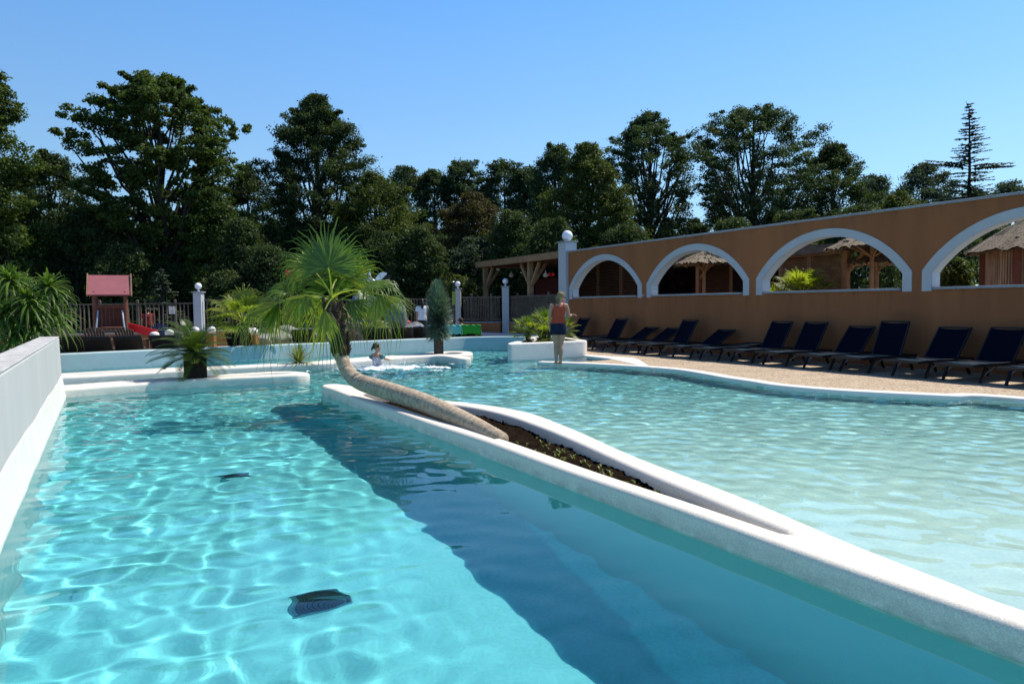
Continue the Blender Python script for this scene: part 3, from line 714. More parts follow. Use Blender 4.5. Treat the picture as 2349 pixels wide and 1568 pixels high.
def pendant(px, py, Yd, kind, label):
    p = at(px, py, Yd); e = empty('pendant_lamp', tuple(p), 0, label, 'pendant lamp')
    mb = MB(); mb.tube([(0, 0, .05), (0, 0, 3.45 - p.z)], .006, 5); mb.build('cord', M_black, e)
    mb = MB()
    if kind == 'bottle': mb.lathe([(.02, .1), (.025, .02), (.10, -.06), (.115, -.12), (.06, -.17), (.02, -.18)], n=12)
    else: mb.lathe([(.02, .05), (.05, .03), (.07, -.08), (.055, -.09)], n=12)
    mb.build('lamp_shade', mat('pale_basket', (.4, .33, .25), .7) if kind == 'bottle' else M_red, e, True)
pendant(1172.5, 627, 32, 'bottle', 'cream basket pendant under the pavilion roof nearer its left post')
pendant(1251, 626, 29, 'bottle', 'small pale pendant under the pavilion roof right of the middle post')
pendant(1260, 628, 28.5, 'cone', 'small red pendant left of its twin beside the tall pillar')
pendant(1268.5, 628, 28.3, 'cone', 'small red pendant right of its twin beside the tall pillar')
p = at(1139, 617, 33.5); e = empty('spotlight', tuple(p), .4, 'small white spotlight fixed under the pavilion roof beside its left brace', 'spotlight')
mb = MB(); mb.tube([(0, 0, 0), (.09, -.12, -.04)], [.045, .06], 10); mb.build('lamp_head', M_globe, e); mb = MB(); mb.tube([(0, 0, 0), (0, .05, .25)], .012, 6); mb.build('bracket', M_black, e)

# slatted building
DB = 18.0
sbd = empty('slatted_building', tuple(wp(-18, DB)), WALLROT, 'long timber building with slatted shutters seen through the arches', 'building')
def lv(name, xa, xb, za=.05, zb=2.85, y=0., gap=False, m=M_darkwood):
    mb = MB(); z = za + .05
    while z < zb - .03:
        M_ = Matrix.Rotation(R(35 if gap else 20), 3, 'X'); mb.box(((xa + xb) / 2, y, z), (xb - xa - .1, .012 + .06, .012), M=M_); z += .062
    mb.build(name, m, sbd)
    mb = MB(); mb.box((xa + .03, y, (za + zb) / 2), (.07, .09, zb - za)); mb.box((xb - .03, y, (za + zb) / 2), (.07, .09, zb - za))
    mb.box(((xa + xb) / 2, y, zb), (xb - xa, .08, .07)); mb.build('shutter_frame', M_newwood if gap else M_darkwood, sbd)
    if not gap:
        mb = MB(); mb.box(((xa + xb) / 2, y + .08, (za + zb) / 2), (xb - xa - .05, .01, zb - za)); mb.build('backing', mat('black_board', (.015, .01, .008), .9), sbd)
# x local = s+18
for xa, xb in ((-10.2, -8.7), (-8.66, -7.1), (-7.06, -5.5), (-5.46, -4.0), (-3.95, -3.2), (-1.0, .5)): lv('louvre_panel', xa, xb, zb=3.5 if xa < -4 else 2.85)
for xa, xb in ((2.5, 3.6), (3.6, 4.75)): lv('louvre_panel', xa, xb, gap=True, m=M_newwood)
mb = MB(); mb.beam((-3.9, -.35, 2.96), (5.0, -.35, 2.96), .08, .2); mb.beam((-3.9, -.30, 3.08), (5.0, -.30, 3.08), .12, .04); mb.build('fascia', M_wood, sbd)
mb = MB(); mb.box((.5, .85, 3.02), (8.8, 2.2, .05)); mb.box((-7.1, 1.6, 3.56), (6.3, 3.4, .06)); mb.build('roof', mat('grey_roof_felt', (.22, .22, .22), .8, .2), sbd)
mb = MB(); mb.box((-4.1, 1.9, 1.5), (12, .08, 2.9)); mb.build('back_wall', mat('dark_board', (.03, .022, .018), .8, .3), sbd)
for x in (4.85, -.98, 1.9):
    mb = MB(); mb.box((x, -.05, 1.45), (.15, .15, 2.9)); mb.build('post', M_newwood, sbd)
    mb = MB(); mb.beam((x + .05, -.05, 2.3), (x + .6, -.05, 2.85), .08, .09); mb.build('brace', M_newwood, sbd)

# thatched parasols and hut
def thatch_cone(mb, r0, z0, r1, z1, n=46, seed=0, jag=.05):
    r = random.Random(seed); vs = []; 
    for i in range(n * 2):
        a = 2 * pi * i / (n * 2); k = r.uniform(-jag, jag)
        vs.append((r0 * cos(a) * (1 + k * .4), r0 * sin(a) * (1 + k * .4), z0 + k * .8 - (.03 if i % 2 else 0)))
    for i in range(n * 2):
        a = 2 * pi * i / (n * 2); vs.append((r1 * cos(a), r1 * sin(a), z1 + r.uniform(-.01, .02)))
    m = n * 2
    fs = [(i, (i + 1) % m, m + (i + 1) % m, m + i) for i in range(m)]
    mb.add(vs, fs)
    vs2 = [(v[0] * .97, v[1] * .97, v[2] - .035) for v in vs]; mb.add(vs2, [f[::-1] for f in fs])
def parasol(loc, rad, hp, label, tiers=3, seed=0):
    e = empty('thatched_parasol', loc, seed * .7, label, 'parasol', 'thatched parasols behind the arcade wall')
    mb = MB(); mb.lathe([(.06, 0), (.055, hp), (.05, hp + .3)], n=10); mb.build('pole', M_newwood, e)
    mb = MB(); hh = rad * .44
    for t in range(tiers):
        f0 = 1 - t * .30; z0 = hp - .1 + hh * t / tiers * .98; thatch_cone(mb, rad * f0, z0, max(.03, rad * (f0 - .42)), z0 + hh / tiers * 1.35, seed=seed + t)
    mb.build('thatch', M_thatch, e)
    mb = MB()
    for k in range(6):
        a = k * pi / 3; mb.beam((0, 0, hp - .35), (rad * .55 * cos(a), rad * .55 * sin(a), hp + .0), .03, .04)
    mb.build('struts', M_newwood, e)
def pl(px, Yd): q = at(px, 700, Yd); return (q.x, q.y, .03)
parasol(pl(1614, 24.0), .94, 2.86, 'tiered thatched parasol seen through the second arch', seed=1)
parasol(pl(1998, 19.2), 1.2, 2.96, 'near thatched parasol high in the third arch', seed=2)
parasol(pl(2009, 20.1), .88, 2.62, 'farther lower thatched parasol in the third arch', seed=3)
hp_ = at(2345, 650, 17.0); hut = empty('reed_hut', (hp_.x + .78, hp_.y + .3, .03), .2, 'round hut of pale canes with thatched roof in the fourth arch', 'hut')
mb = MB(); r_ = random.Random(4)
for k in range(110):
    a = 2 * pi * k / 110; x, y = 1.22 * cos(a), 1.22 * sin(a); mb.tube([(x, y, 0), (x, y, 2.7)], r_.uniform(.026, .036), 5, False)
mb.build('cane_wall', mat('cane', (.40, .31, .20), .8, col2=(.17, .11, .06), scale=7, streak=True), hut)
for k in range(6):
    a = k * pi / 3 + .3; mb = MB(); mb.box((1.3 * cos(a), 1.3 * sin(a), 1.3), (.12, .12, 2.6), rz=a); mb.build('post', M_redwood, hut)
mb = MB()
for t in range(4): thatch_cone(mb, 1.68 - t * .40, 2.62 + t * .25, max(.05, 1.18 - t * .40), 2.98 + t * .25, seed=30 + t)
mb.build('thatch', M_thatch, hut)

# ------------------------------------------------------------------ loungers along the wall
def make_lounger(back_deg, label, group, loc, rz, col=M_navy):
    """local x runs from the head (0) to the foot (1.95)"""
    e = empty('sun_lounger', loc, rz, label, 'sun lounger', group)
    W2 = .33; hz = .32; a = R(back_deg); bx = .70
    # seat sheet, slightly sagging
    def sheet(pts, wid, th=.012):
        mb_ = MB(); vs = []
        for (x, z) in pts:
            for k in range(5):
                yy = -wid + 2 * wid * k / 4; sag = -.018 * (1 - (yy / wid) ** 2); vs.append((x, yy, z + sag))
        n = len(pts); fs = [(i * 5 + k, i * 5 + k + 1, (i + 1) * 5 + k + 1, (i + 1) * 5 + k) for i in range(n - 1) for k in range(4)]
        mb_.add(vs, fs); mb_.add([(v[0], v[1], v[2] - th) for v in vs], [f[::-1] for f in fs]); return mb_
    sheet([(bx, hz), (1.0, hz - .015), (1.35, hz - .01), (1.65, hz + .015), (1.93, hz)], W2 - .02).build('seat', col, e)
    sheet([(bx, hz), (bx - .37 * cos(a), hz + .37 * sin(a)), (bx - .72 * cos(a), hz + .72 * sin(a))], W2 - .03).build('backrest', col, e)
    mb = MB()
    for sy in (-1, 1):
        mb.beam((0.05 if back_deg < 5 else .2, sy * W2, hz - .02), (1.95, sy * W2, hz - .02), .035, .05)
        mb.beam((bx, sy * (W2 - .025), hz), (bx - .74 * cos(a), sy * (W2 - .025), hz + .74 * sin(a)), .03, .03)
    mb.beam((1.95, -W2, hz - .02), (1.95, W2, hz - .02), .035, .05); mb.beam((.2, -W2, hz - .02), (.2, W2, hz - .02), .035, .05)
    mb.beam((bx - .74 * cos(a), -W2 + .02, hz + .74 * sin(a)), (bx - .74 * cos(a), W2 - .02, hz + .74 * sin(a)), .03, .035)
    mb.build('frame', M_black, e)
    for sy in (-1, 1):
        for x0_, x1_ in ((.45, .3), (1.55, 1.72)):
            mb = MB(); mb.beam((x0_, sy * (W2 - .01), hz - .03), (x1_, sy * (W2 - .01), 0), .04, .035); mb.build('leg', M_black, e)
    for sy in (-1, 1): mb = MB(); mb.beam((1.66, sy * W2, .12), (1.3, sy * W2, hz - .04), .018, .018); mb.build('strut', M_steel, e)
    return e
LR = math.atan2(-WN.y, -WN.x)
HI, LO, FL = 58, 30, 4
lng = [(-20.72, HI), (-19.65, FL), (-18.60, HI), (-17.35, LO), (-16.32, LO), (-15.42, HI), (-14.22, LO), (-13.2, FL), (-12.2, HI), (-11.22, HI), (-10.12, 48), (-9.22, 66), (-8.1, 50), (-7.12, 52), (-6.1, HI), (-5.0, LO)]
labs = ['navy lounger nearest the white planter, its raised back behind the palm fronds', 'navy lounger lying flat, second from the white planter', 'navy lounger with steep back under the left end of the first arch, third from planter',
        'navy lounger with low back, fourth from the white planter', 'navy lounger with low back just left of the first steep one under the second arch', 'navy lounger with steep back below the second arch, sixth from the planter',
        'navy lounger with low back, right of the steep one below the second arch', 'flat navy lounger in deep shade between the second and third arches', 'navy lounger with steep back under the left end of the third arch',
        'navy lounger with steep back below the middle of the third arch', 'navy lounger with half raised back under the right part of the third arch', 'navy lounger with the steepest, tallest back, before the pier left of the fourth arch',
        'navy lounger with slanted back, second from the right edge of the photo', 'navy lounger with slanted back closest to the right edge of the photo', 'navy lounger of which only the foot shows at the right edge of the photo', 'navy lounger just outside the right edge of the photo']
protos = {}
for (s, a), lb in zip(lng, labs):
    if s > -5.5: continue
    fpos = wp(s, D0 - .14 + (.0 if a < 40 else .05), .042)
    jitter = random.Random(int(s * 10)).uniform(-.04, .04)
    if a in protos: copy_tree(protos[a], tuple(fpos), LR + jitter, lb)
    else: protos[a] = make_lounger(a, lb, 'navy loungers along the arcade wall', tuple(fpos), LR + jitter)

# ------------------------------------------------------------------ far terrace: black loungers, chairs
def back_lounger(px, py, Yd, label, towel=None, tilt=62, rz=0.):
    p = at(px, py, Yd)
    e = empty('terrace_lounger', (p.x, Yd, .036), rz, label, 'sun lounger', 'black loungers behind the far pool wall')
    a = R(tilt); hz = .3; W2 = .33
    top = (0, .0 + .0, 0)
    B = [(-W2, 0, .70), (W2, 0, .70), (W2, .72 * cos(a), hz - .02), (-W2, .72 * cos(a), hz - .02)]
    mb = MB(); mb.beam((0, 0, .68), (0, .75 * cos(a), hz), .62, .03, up=(0, 1, 0)) if False else None
    mb.add([(-W2 + .02, .005, .68), (W2 - .02, .005, .68), (W2 - .02, .45, hz), (-W2 + .02, .45, hz), (-W2 + .02, .02, .69), (W2 - .02, .02, .69), (W2 - .02, .47, hz + .01), (-W2 + .02, .47, hz + .01)], [(0, 1, 2, 3), (7, 6, 5, 4), (0, 4, 5, 1), (3, 2, 6, 7)])
    mb.build('backrest', M_black, e)
    mb = MB(); mb.add([(-W2, .45, hz), (W2, .45, hz), (W2, 1.65, hz), (-W2, 1.65, hz), (-W2, .45, hz - .03), (W2, .45, hz - .03), (W2, 1.65, hz - .03), (-W2, 1.65, hz - .03)], [(0, 1, 2, 3), (7, 6, 5, 4), (0, 4, 5, 1), (1, 5, 6, 2), (2, 6, 7, 3), (3, 7, 4, 0)])
    mb.build('seat', M_black, e)
    mb = MB()
    for sx in (-1, 1): mb.beam((sx * W2, 0, .70), (sx * W2, .46, hz), .035, .04)
    mb.beam((-W2, 0, .705), (W2, 0, .705), .035, .04)
    for k in range(9): mb.beam((-W2 + .05 + k * .07, -.002, .66), (-W2 + .08 + k * .07, .02, .63), .006, .02)
    mb.build('frame', mat('dark_metal', (.03, .03, .03), .4), e)
    for sx in (-1, 1):
        for y_ in (.35, 1.5): mb = MB(); mb.beam((sx * (W2 - .02), y_, hz - .01), (sx * (W2 - .02), y_, 0), .04, .04); mb.build('leg', M_black, e)
    return e
BL = [(157, 19.0, 'leftmost black lounger behind the far wall, beside the end of the grey wall'), (219, 18.9, 'black lounger behind the far wall in front of the slide tower steps'), (292, 19.1, 'black lounger behind the far wall below the red slide'),
      (372, 19.3, 'black lounger half hidden by the left fronds of the short feather palm'), (545, 20.6, 'black lounger behind the drooping fronds between the feather palm and leaning palm'), (693, 23.0, 'black lounger left of the leaning palm trunk, behind the small spiky plant'),
      (868, 23.6, 'black lounger right behind the splashing child'), (923, 24.2, 'black lounger just left of the blue bucket'), (970, 24.8, 'black lounger between the blue bucket and the round spiky tree')]
for px, Yd, lb in BL: back_lounger(px, 780, Yd, lb, rz=random.Random(px).uniform(-.08, .08) + (1174 - px) / FPX * .6)
def towel(px, Yd, col, nm, label, W2=.35):
    p = at(px, 760, Yd); r = random.Random(px); mb = MB(); vs = []; n = 11
    prof = [(-.06, .42), (-.05, .55), (-.035, .68), (0, .735), (.05, .70), (.25, .5), (.45, .33)]
    for (y_, z_) in prof:
        for k in range(n):
            x = -W2 + 2 * W2 * k / (n - 1); vs.append((x, y_ + .012 * sin(k * 1.7), z_ + .008 * sin(k * 2.3) - (.05 * r.random() if z_ < .45 else 0)))
    fs = [(i * n + k, i * n + k + 1, (i + 1) * n + k + 1, (i + 1) * n + k) for i in range(len(prof) - 1) for k in range(n - 1)]
    mb.add(vs, fs); mb.add([(v[0], v[1] + .006, v[2] - .006) for v in vs], [f[::-1] for f in fs])
    # the sides hang over the frame
    mb.add([(-W2, 0, .735), (-W2 - .02, -.03, .42), (-W2 - .02, .2, .36), (-W2, .2, .56)], [(0, 1, 2, 3)]); mb.add([(W2, 0, .735), (W2 + .03, -.03, .38), (W2 + .03, .2, .36), (W2, .2, .56)], [(0, 1, 2, 3)])
    o = mb.build(nm, mat(nm + '_cloth', col, .9, .15, 20, sheen=.3), None, True); o.location = (p.x, Yd, .036); tag(o, label, 'towel')
back_lounger(1080, 760, 26.4, 'black lounger draped with the bright green towel'); 
back_lounger(1034, 760, 26.2, 'black lounger draped with the teal towel beside the round spiky tree')
def green_towel(): 
    towel(1080, 26.4, (.02, .28, .03), 'green_towel', 'bright green towel hanging over a lounger back', .36)
green_towel(); towel(1036, 26.2, (.10, .50, .45), 'teal_towel', 'light teal towel hanging over a lounger back')
def adirondack(px, Yd, label, m=M_chair, rz=0., loc=None, cat='garden chair'):
    p = at(px, 780, Yd); e = empty('garden_chair', loc or (p.x, Yd, .036), rz, label, cat, 'slatted wooden garden chairs')
    mb = MB()
    for k in range(7):      # fan back, seen from behind, leaning towards us
        t = (k - 3) / 3; h = .62 - .09 * t * t; mb.beam((t * .19, .20, .30), (t * .27, -.02, .30 + h), .062, .014, up=(0, 1, 0))
    mb.build('backrest', m, e)
    mb = MB(); mb.beam((-.28, .10, .62), (.28, .10, .62), .03, .05); mb.beam((-.24, .2, .36), (.24, .2, .36), .03, .05); mb.build('back_rail', m, e)
    mb = MB()
    for k in range(6): mb.box((0, .24 + k * .085, .30 + k * .012), (.5, .075, .016))
    mb.build('seat', m, e)
    for sx in (-1, 1):
        mb = MB(); mb.box((sx * .31, .40, .56), (.10, .62, .018)); mb.build('armrest', m, e)
        mb = MB(); mb.beam((sx * .29, .66, 0), (sx * .29, .66, .55), .09, .02, up=(0, 1, 0)); mb.build('leg', m, e)
        mb = MB(); mb.beam((sx * .25, .02, .03), (sx * .25, .72, .34), .02, .09); mb.beam((sx * .3, .13, .2), (sx * .3, .13, .55), .08, .02); mb.build('side_rail', m, e)
    return e
for px, Yd, lb, rz in ((134, 20.6, 'brown fan backed garden chair peeping over the end of the grey wall', .1), (216, 20.4, 'brown fan backed garden chair right of the yucca, before the slide tower', .05), (285, 20.5, 'brown fan backed garden chair under the red slide', -.1),
                       (798, 22.8, 'brown slatted garden chair just right of the leaning palm trunk', .25), (842, 24.9, 'brown slatted garden chair behind the child, beside the dog figure', -.35), (903, 25.4, 'brown slatted garden chair before the orange hollow of the rock', -.3)):
    adirondack(px, Yd, lb, rz=rz)
adirondack(368, 25.3, 'dark blue garden chair under the fence notices', m=M_blue)
# bench at far left
p = at(10, 800, 18.3); e = empty('garden_bench', (p.x, p.y, .036), .1, 'low slatted dark bench behind the wall at the far left', 'bench')
mb = MB()
for k in range(5): mb.box((0, .1 * k, .42), (1.5, .085, .03))
mb.build('seat', M_wood, e)
for sx in (-1, 1):
    mb = MB(); mb.box((sx * .65, .2, .2), (.08, .45, .4)); mb.build('leg', M_wood, e)

# ------------------------------------------------------------------ play tower with slide
T = at(256, 760, 24.5); tw = empty('play_tower', (T.x, T.y, .036), .47, 'small wooden play tower with faded pink roof and red slide', 'play tower')
sc_ = 24.5 / 1640
def tz(py): return at(256, py, 24.5).z - .036
mb = MB(); wr = 84 * sc_ / 2
zt1, zt0 = tz(631), tz(676)
for k, (y0_, y1_) in enumerate(((-.62, 0), (.62, 0))):
    mb.add([(-wr, y0_, zt0), (wr, y0_, zt0), (wr, y1_, zt1), (-wr, y1_, zt1), (-wr, y0_, zt0 - .03), (wr, y0_, zt0 - .03), (wr, y1_, zt1 - .03), (-wr, y1_, zt1 - .03)], [(0, 1, 2, 3), (7, 6, 5, 4), (0, 4, 5, 1), (3, 2, 6, 7), (0, 3, 7, 4), (1, 5, 6, 2)])
mb.build('roof', M_pinkroof, tw)
for sx in (-1, 1):
    mb = MB()
    for sy in (-1, 1): mb.beam((sx * (wr + .02), sy * .64, zt0 - .03), (sx * (wr + .02), 0, zt1 + .03), .03, .09)
    mb.build('bargeboard', M_newwood, tw)
for sx in (-1, 1):
    for sy in (-.5, .5):
        mb = MB(); mb.lathe([(.058, 0), (.055, zt0 + .1)], (sx * .46, sy, 0), 8); mb.build('post', M_redwood, tw)
dz = tz(752) 
mb = MB(); mb.box((0, 0, dz), (1.0, 1.1, .06)); mb.build('deck', M_redwood, tw)
mb = MB()
for k in range(7): mb.beam((-.36 + k * .12, .48, dz), (-.36 + k * .12, .48, dz + .72 - .03 * (k % 2)), .11, .02, up=(0, 1, 0))
mb.build('back_boards', mat('dark_red_boards', (.11, .035, .022), .8, .3, 5), tw)
mb = MB(); mb.beam((-.46, .48, tz(703)), (.46, .48, tz(703)), .05, .1); mb.build('cross_beam', M_redwood, tw)
for sx in (-1, 1):
    mb = MB(); mb.tube([(sx * .36, -.5, tz(712)), (sx * .38, -.62, tz(730)), (sx * .42, -.75, tz(757))], .028, 8); mb.build('handrail', M_steel, tw)
mb = MB()
for k in range(3): mb.box((0, -.62 - k * .16, dz - .13 - k * .13), (.8, .16, .04))
mb.build('steps', M_redwood, tw)
mb = MB(); a = at(298, 750, 24.5) - T; b = at(349, 772, 24.0) - T; a.z -= .036 - T.z + T.z; 
A_ = Vector((.5, 0, tz(755))); B_ = Vector(((349 - 256) * sc_, -.5, tz(781) + .12))
for off in (-.22, .22): mb.beam(A_ + Vector((0, off, .1)), B_ + Vector((0, off, .1)), .04, .22)
mb.beam(A_, B_, .42, .03); mb.build('slide', M_red, tw)
mb = MB(); mb.beam(B_, B_ + Vector((.35, -.15, -.12)), .42, .03); mb.build('slide_end', mat('light_blue_plastic', (.10, .38, .62), .4), tw)

# bollards of the play area: orange posts, rounded white caps
for px, py, Yd, lb in ((354, 762, 21.5, 'orange bollard with white cap at the foot of the red slide'), (388, 757, 23, 'orange bollard with white cap right of the blue garden chair'), (447, 751, 24, 'orange bollard with white cap behind the crown of the feather palm'), (485, 750, 24.5, 'orange bollard with white cap right of the feather palm crown'),
                       (566, 752, 22.5, 'white capped orange bollard in the gap of the drooping fronds, left of its pair'), (581, 753, 23.0, 'white capped orange bollard in the gap of the drooping fronds, right of its pair')):
    p = at(px, py, Yd); e = empty('bollard', (p.x, Yd, .036), 0, lb, 'bollard', 'white capped orange bollards'); h = p.z - .036
    mb = MB(); mb.box((0, 0, (h - .2) / 2), (.22, .22, h - .2)); mb.build('post', M_orange, e)
    mb = MB(); mb.lathe([(.13, h - .2), (.135, h - .06), (.11, h - .01), (.05, h + .02)], n=14); mb.build('cap', M_white, e, True)

# low boulders, ladder pole with red ball
def rock(c, r, seed, n=3, m=M_rock, name='boulder', parent=None):
    rr = np.random.default_rng(seed); th = np.linspace(0, pi, 17); ph = np.linspace(0, 2 * pi, 25)[:-1]; V = []
    pr = rr.uniform(0, 6, 9)
    for t in th:
        for p in ph:
            x, y, z = sin(t) * cos(p), sin(t) * sin(p), cos(t)
            k = 1 + .13 * sin(3 * x + pr[0]) * cos(3 * z + pr[1]) + .1 * sin(5 * y + pr[2] + 3 * z) + .06 * sin(9 * x + pr[3]) * sin(8 * y + pr[4]) + .03 * sin(17 * z + pr[5] + 6 * x)
            V.append((x * k * r[0], y * k * r[1], z * k * r[2]))
    F = [(i * 24 + j, (i + 1) * 24 + j, (i + 1) * 24 + (j + 1) % 24, i * 24 + (j + 1) % 24) for i in range(16) for j in range(24)]
    o = npmesh(name, V, F, m, parent, smooth=True); o.location = c; return o
M_pale = mat('pale_stone', (.30, .29, .27), .85, .3, 3, .5, 12)
for px, py, Yd, r, lb in ((625, 775, 24, (.55, .4, .32), 'pale rounded boulder left of the lounger behind the spiky plant'), (662, 772, 25.5, (.5, .4, .42), 'pale boulder beside the thin curved handrail'), (745, 777, 24.5, (.6, .4, .35), 'pale boulder partly behind the leaning palm trunk'),
                          (600, 780, 23.6, (.4, .3, .24), 'small pale boulder left of the larger rounded ones'), (952, 772, 26.0, (.5, .4, .5), 'tan cloth grey boulder under the blue bucket')):
    o = rock(at(px, py, Yd), r, px, m=M_pale); tag(o, lb if 'cloth' not in lb else 'beige boulder under the blue bucket', 'boulder', 'boulders on the terrace')
p = at(660, 765, 25.0); e = empty('handrail', (p.x, p.y, .036), 0, 'thin curved metal handrail standing among the pale boulders', 'handrail')
mb = MB(); mb.tube([(-.15, 0, 0), (-.15, 0, .5), (-.1, 0, .62), (0, 0, .66), (.1, 0, .62), (.15, 0, .5), (.15, 0, 0)], .016, 6); mb.build('rail', M_steel, e); 
b0 = at(668, 758, 26.5); zt = at(661, 627, 26.5)
e = empty('ball_pole', (b0.x - .06, b0.y, .036), 0, 'tall brown pole topped by a bright red ball beside the palm crown', 'pole')
mb = MB(); mb.tube([(.04, 0, 0), (0, 0, zt.z - .2)], [.07, .05], 8); mb.build('pole', M_redwood, e)
mb = MB(); mb.ell((0, 0, zt.z - .036), .11, 16, 12); mb.build('ball', M_red, e, True)
mb = MB(); mb.beam((-.08, 0, zt.z - .35), (-.05, 0, zt.z - .12), .02, .02); mb.beam((.08, 0, zt.z - .35), (.05, 0, zt.z - .12), .02, .02); mb.beam((-.12, 0, zt.z - .36), (.3, 0, zt.z - .36), .04, .04); mb.build('bracket', M_redwood, e)

# big painted rock with hollow, stork
rc = at(866, 756, 28.0); rk = empty('artificial_rock', (rc.x, 28.0, .036), 0, 'large grey blue artificial rock with orange hollow below the white stork', 'rock')
rock((-.62, 0, .75), (.50, .5, 1.12), 3, parent=rk, name='rock_mass'); rock((.72, .1, .7), (.42, .5, 1.0), 5, parent=rk, name='rock_mass'); rock((.05, .25, 1.45), (.72, .45, .42), 8, parent=rk, name='rock_mass')
rock((.12, .3, .55), (.55, .25, .9), 12, m=mat('orange_hollow', (.22, .085, .03), .9, .5, 3, .5, 10), parent=rk, name='hollow')
sp = at(856, 645, 28.0); stk = empty('stork_figure', tuple(sp), 0, 'white stork figure with raised wings and open red beak on the rock', 'figure')
mb = MB(); mb.ell((0, 0, -.02), (.10, .2, .13), 14, 10); mb.tube([(-.02, -.06, .02), (-.10, -.1, .15), (-.13, -.1, .30), (-.12, -.12, .40)], [.075, .05, .04, .045], 10); mb.ell((-.12, -.12, .43), (.055, .06, .05), 12, 8)
mb.build('body', M_globe, stk, vox=.012, sm=3)
for yz, nm in ((.10, 'beak'), (-.02, 'beak')):
    mb = MB(); mb.tube([(-.16, -.14, .44 if yz > 0 else .41), (-.34, -.2, .44 + yz * 1.0 if yz > 0 else .30)], [.022, .004], 8); mb.build(nm, M_red if yz > 0 else mat('orange_beak', (.5, .12, .06), .5), stk, True)
def wing(sx, pts, nm, m):
    mb = MB(); n = len(pts); vs = [(x * sx, y, z) for x, y, z in pts] + [(x * sx, y + .035, z) for x, y, z in pts]
    mb.add(vs, [tuple(range(n)), tuple(range(n, 2 * n))[::-1]] + [(i, (i + 1) % n, n + (i + 1) % n, n + i) for i in range(n)]); return mb.build(nm, m, stk)
wing(1, [(.04, 0, 0), (.10, .02, .14), (.22, .05, .30), (.34, .06, .36), (.48, .06, .34), (.52, .06, .28), (.40, .05, .16), (.26, .03, .02), (.12, 0, -.10)], 'wing', M_globe)
wing(1, [(.30, .09, .02), (.42, .09, .18), (.53, .09, .27), (.70, .09, .22), (.66, .09, .08), (.45, .09, -.06), (.26, .09, -.04)], 'wing_tip', M_black)
wing(-1, [(.04, 0, 0), (.10, .02, .12), (.20, .05, .26), (.30, .06, .31), (.42, .06, .28), (.50, .06, .20), (.46, .05, .10), (.30, .03, .02), (.12, 0, -.08)], 'wing', M_globe)
for sx in (-1, 1): mb = MB(); mb.tube([(sx * .04, .03, -.1), (sx * .045, .03, -.42)], .013, 6); mb.build('leg', M_red, stk)
# dog figure
dp = at(836, 744, 26.6); dg = empty('dog_figure', (dp.x, dp.y, .036), 0, 'sitting pale dog figure with dark ears in front of the rock', 'figure'); hh = dp.z - .036
mb = MB(); mb.ell((0, 0, hh * .35), (.12, .15, hh * .36), 14, 10); mb.tube([(0, -.02, hh * .4), (0, -.06, hh * .8), (0, -.08, hh * .95)], [.12, .09, .08], 12); mb.ell((0, -.1, hh), (.085, .1, .09), 12, 10); mb.ell((0, -.19, hh - .03), (.04, .06, .035), 10, 8)
for sx in (-1, 1): mb.tube([(sx * .06, -.12, hh * .55), (sx * .06, -.14, .02)], [.045, .035], 8); mb.ell((sx * .06, -.17, .03), (.04, .06, .03), 8, 6)
mb.build('body', mat('dog_coat', (.38, .30, .22), .8, col2=(.12, .08, .05), scale=5), dg, vox=.014, sm=3)
for sx in (-1, 1): mb = MB(); mb.ell((sx * .07, -.08, hh + .05), (.025, .02, .05), 8, 6); mb.build('ear', M_hair, dg, True)
mb = MB(); mb.ell((0, -.245, hh - .02), (.016, .012, .012), 8, 6); mb.build('nose', M_black, dg, True)
# pink wading bird figure
fp = at(925, 735, 28.5); fl = empty('wading_bird_figure', (fp.x, fp.y, .036), 0, 'small pink and red wading bird figure right of the rock', 'figure'); hh = at(919, 706, 28.5).z
mb = MB(); mb.ell((.12, 0, hh - .62), (.17, .1, .1), 14, 10); mb.tube([(.0, 0, hh - .58), (-.10, 0, hh - .45), (-.06, 0, hh - .25), (-.14, 0, hh - .08), (-.17, 0, hh - .1)], [.06, .035, .03, .035, .03], 8)
mb.tube([(-.17, 0, hh - .1), (-.24, 0, hh - .2)], [.03, .012], 8); mb.build('body', mat('coral_pink', (.6, .10, .07), .6), fl, vox=.012, sm=2)
for sx in (0, 1): mb = MB(); mb.tube([(.09 + sx * .06, 0, hh - .68), (.1 + sx * .06, 0, 0)], .012, 6); mb.build('leg', M_red, fl)
# blue bucket
bp2 = at(953, 760, 26.0); bk = empty('bucket', (bp2.x, bp2.y, bp2.z - .12), 0, 'bright blue plastic bucket with pale band on the beige boulder', 'bucket')
mb = MB(); mb.lathe([(.16, 0), (.20, .30), (.215, .30), (.215, .34), (.19, .34), (.15, .05)], n=20); mb.build('body', mat('blue_plastic', (.02, .12, .5), .35), bk, True)
mb = MB(); mb.tube([(.2 * cos(t), 0, .34 + .14 * sin(t)) for t in [pi * k / 10 for k in range(11)]], .008, 6); mb.build('handle', M_steel, bk)
# depth post
dpp = at(1042, 762, 26.8); e = empty('shower_post', (dpp.x, dpp.y, .036), 0, 'slim dark shower post with yellow green panel right of the spiky tree', 'post'); zt = at(1042, 648, 26.8).z
mb = MB(); mb.box((0, 0, zt / 2), (.10, .08, zt)); mb.build('post', mat('dark_metal', (.03, .03, .03), .4), e)
mb = MB(); mb.box((-.015, -.05, zt - .62), (.10, .02, .5)); mb.build('panel', mat('yellow_green', (.25, .3, .03), .5), e); mb = MB(); mb.tube([(0, -.02, zt - .05), (0, -.3, zt)], .015, 6); mb.ell((0, -.32, zt - .02), (.06, .06, .02), 10, 6); mb.build('shower_head', M_steel, e)

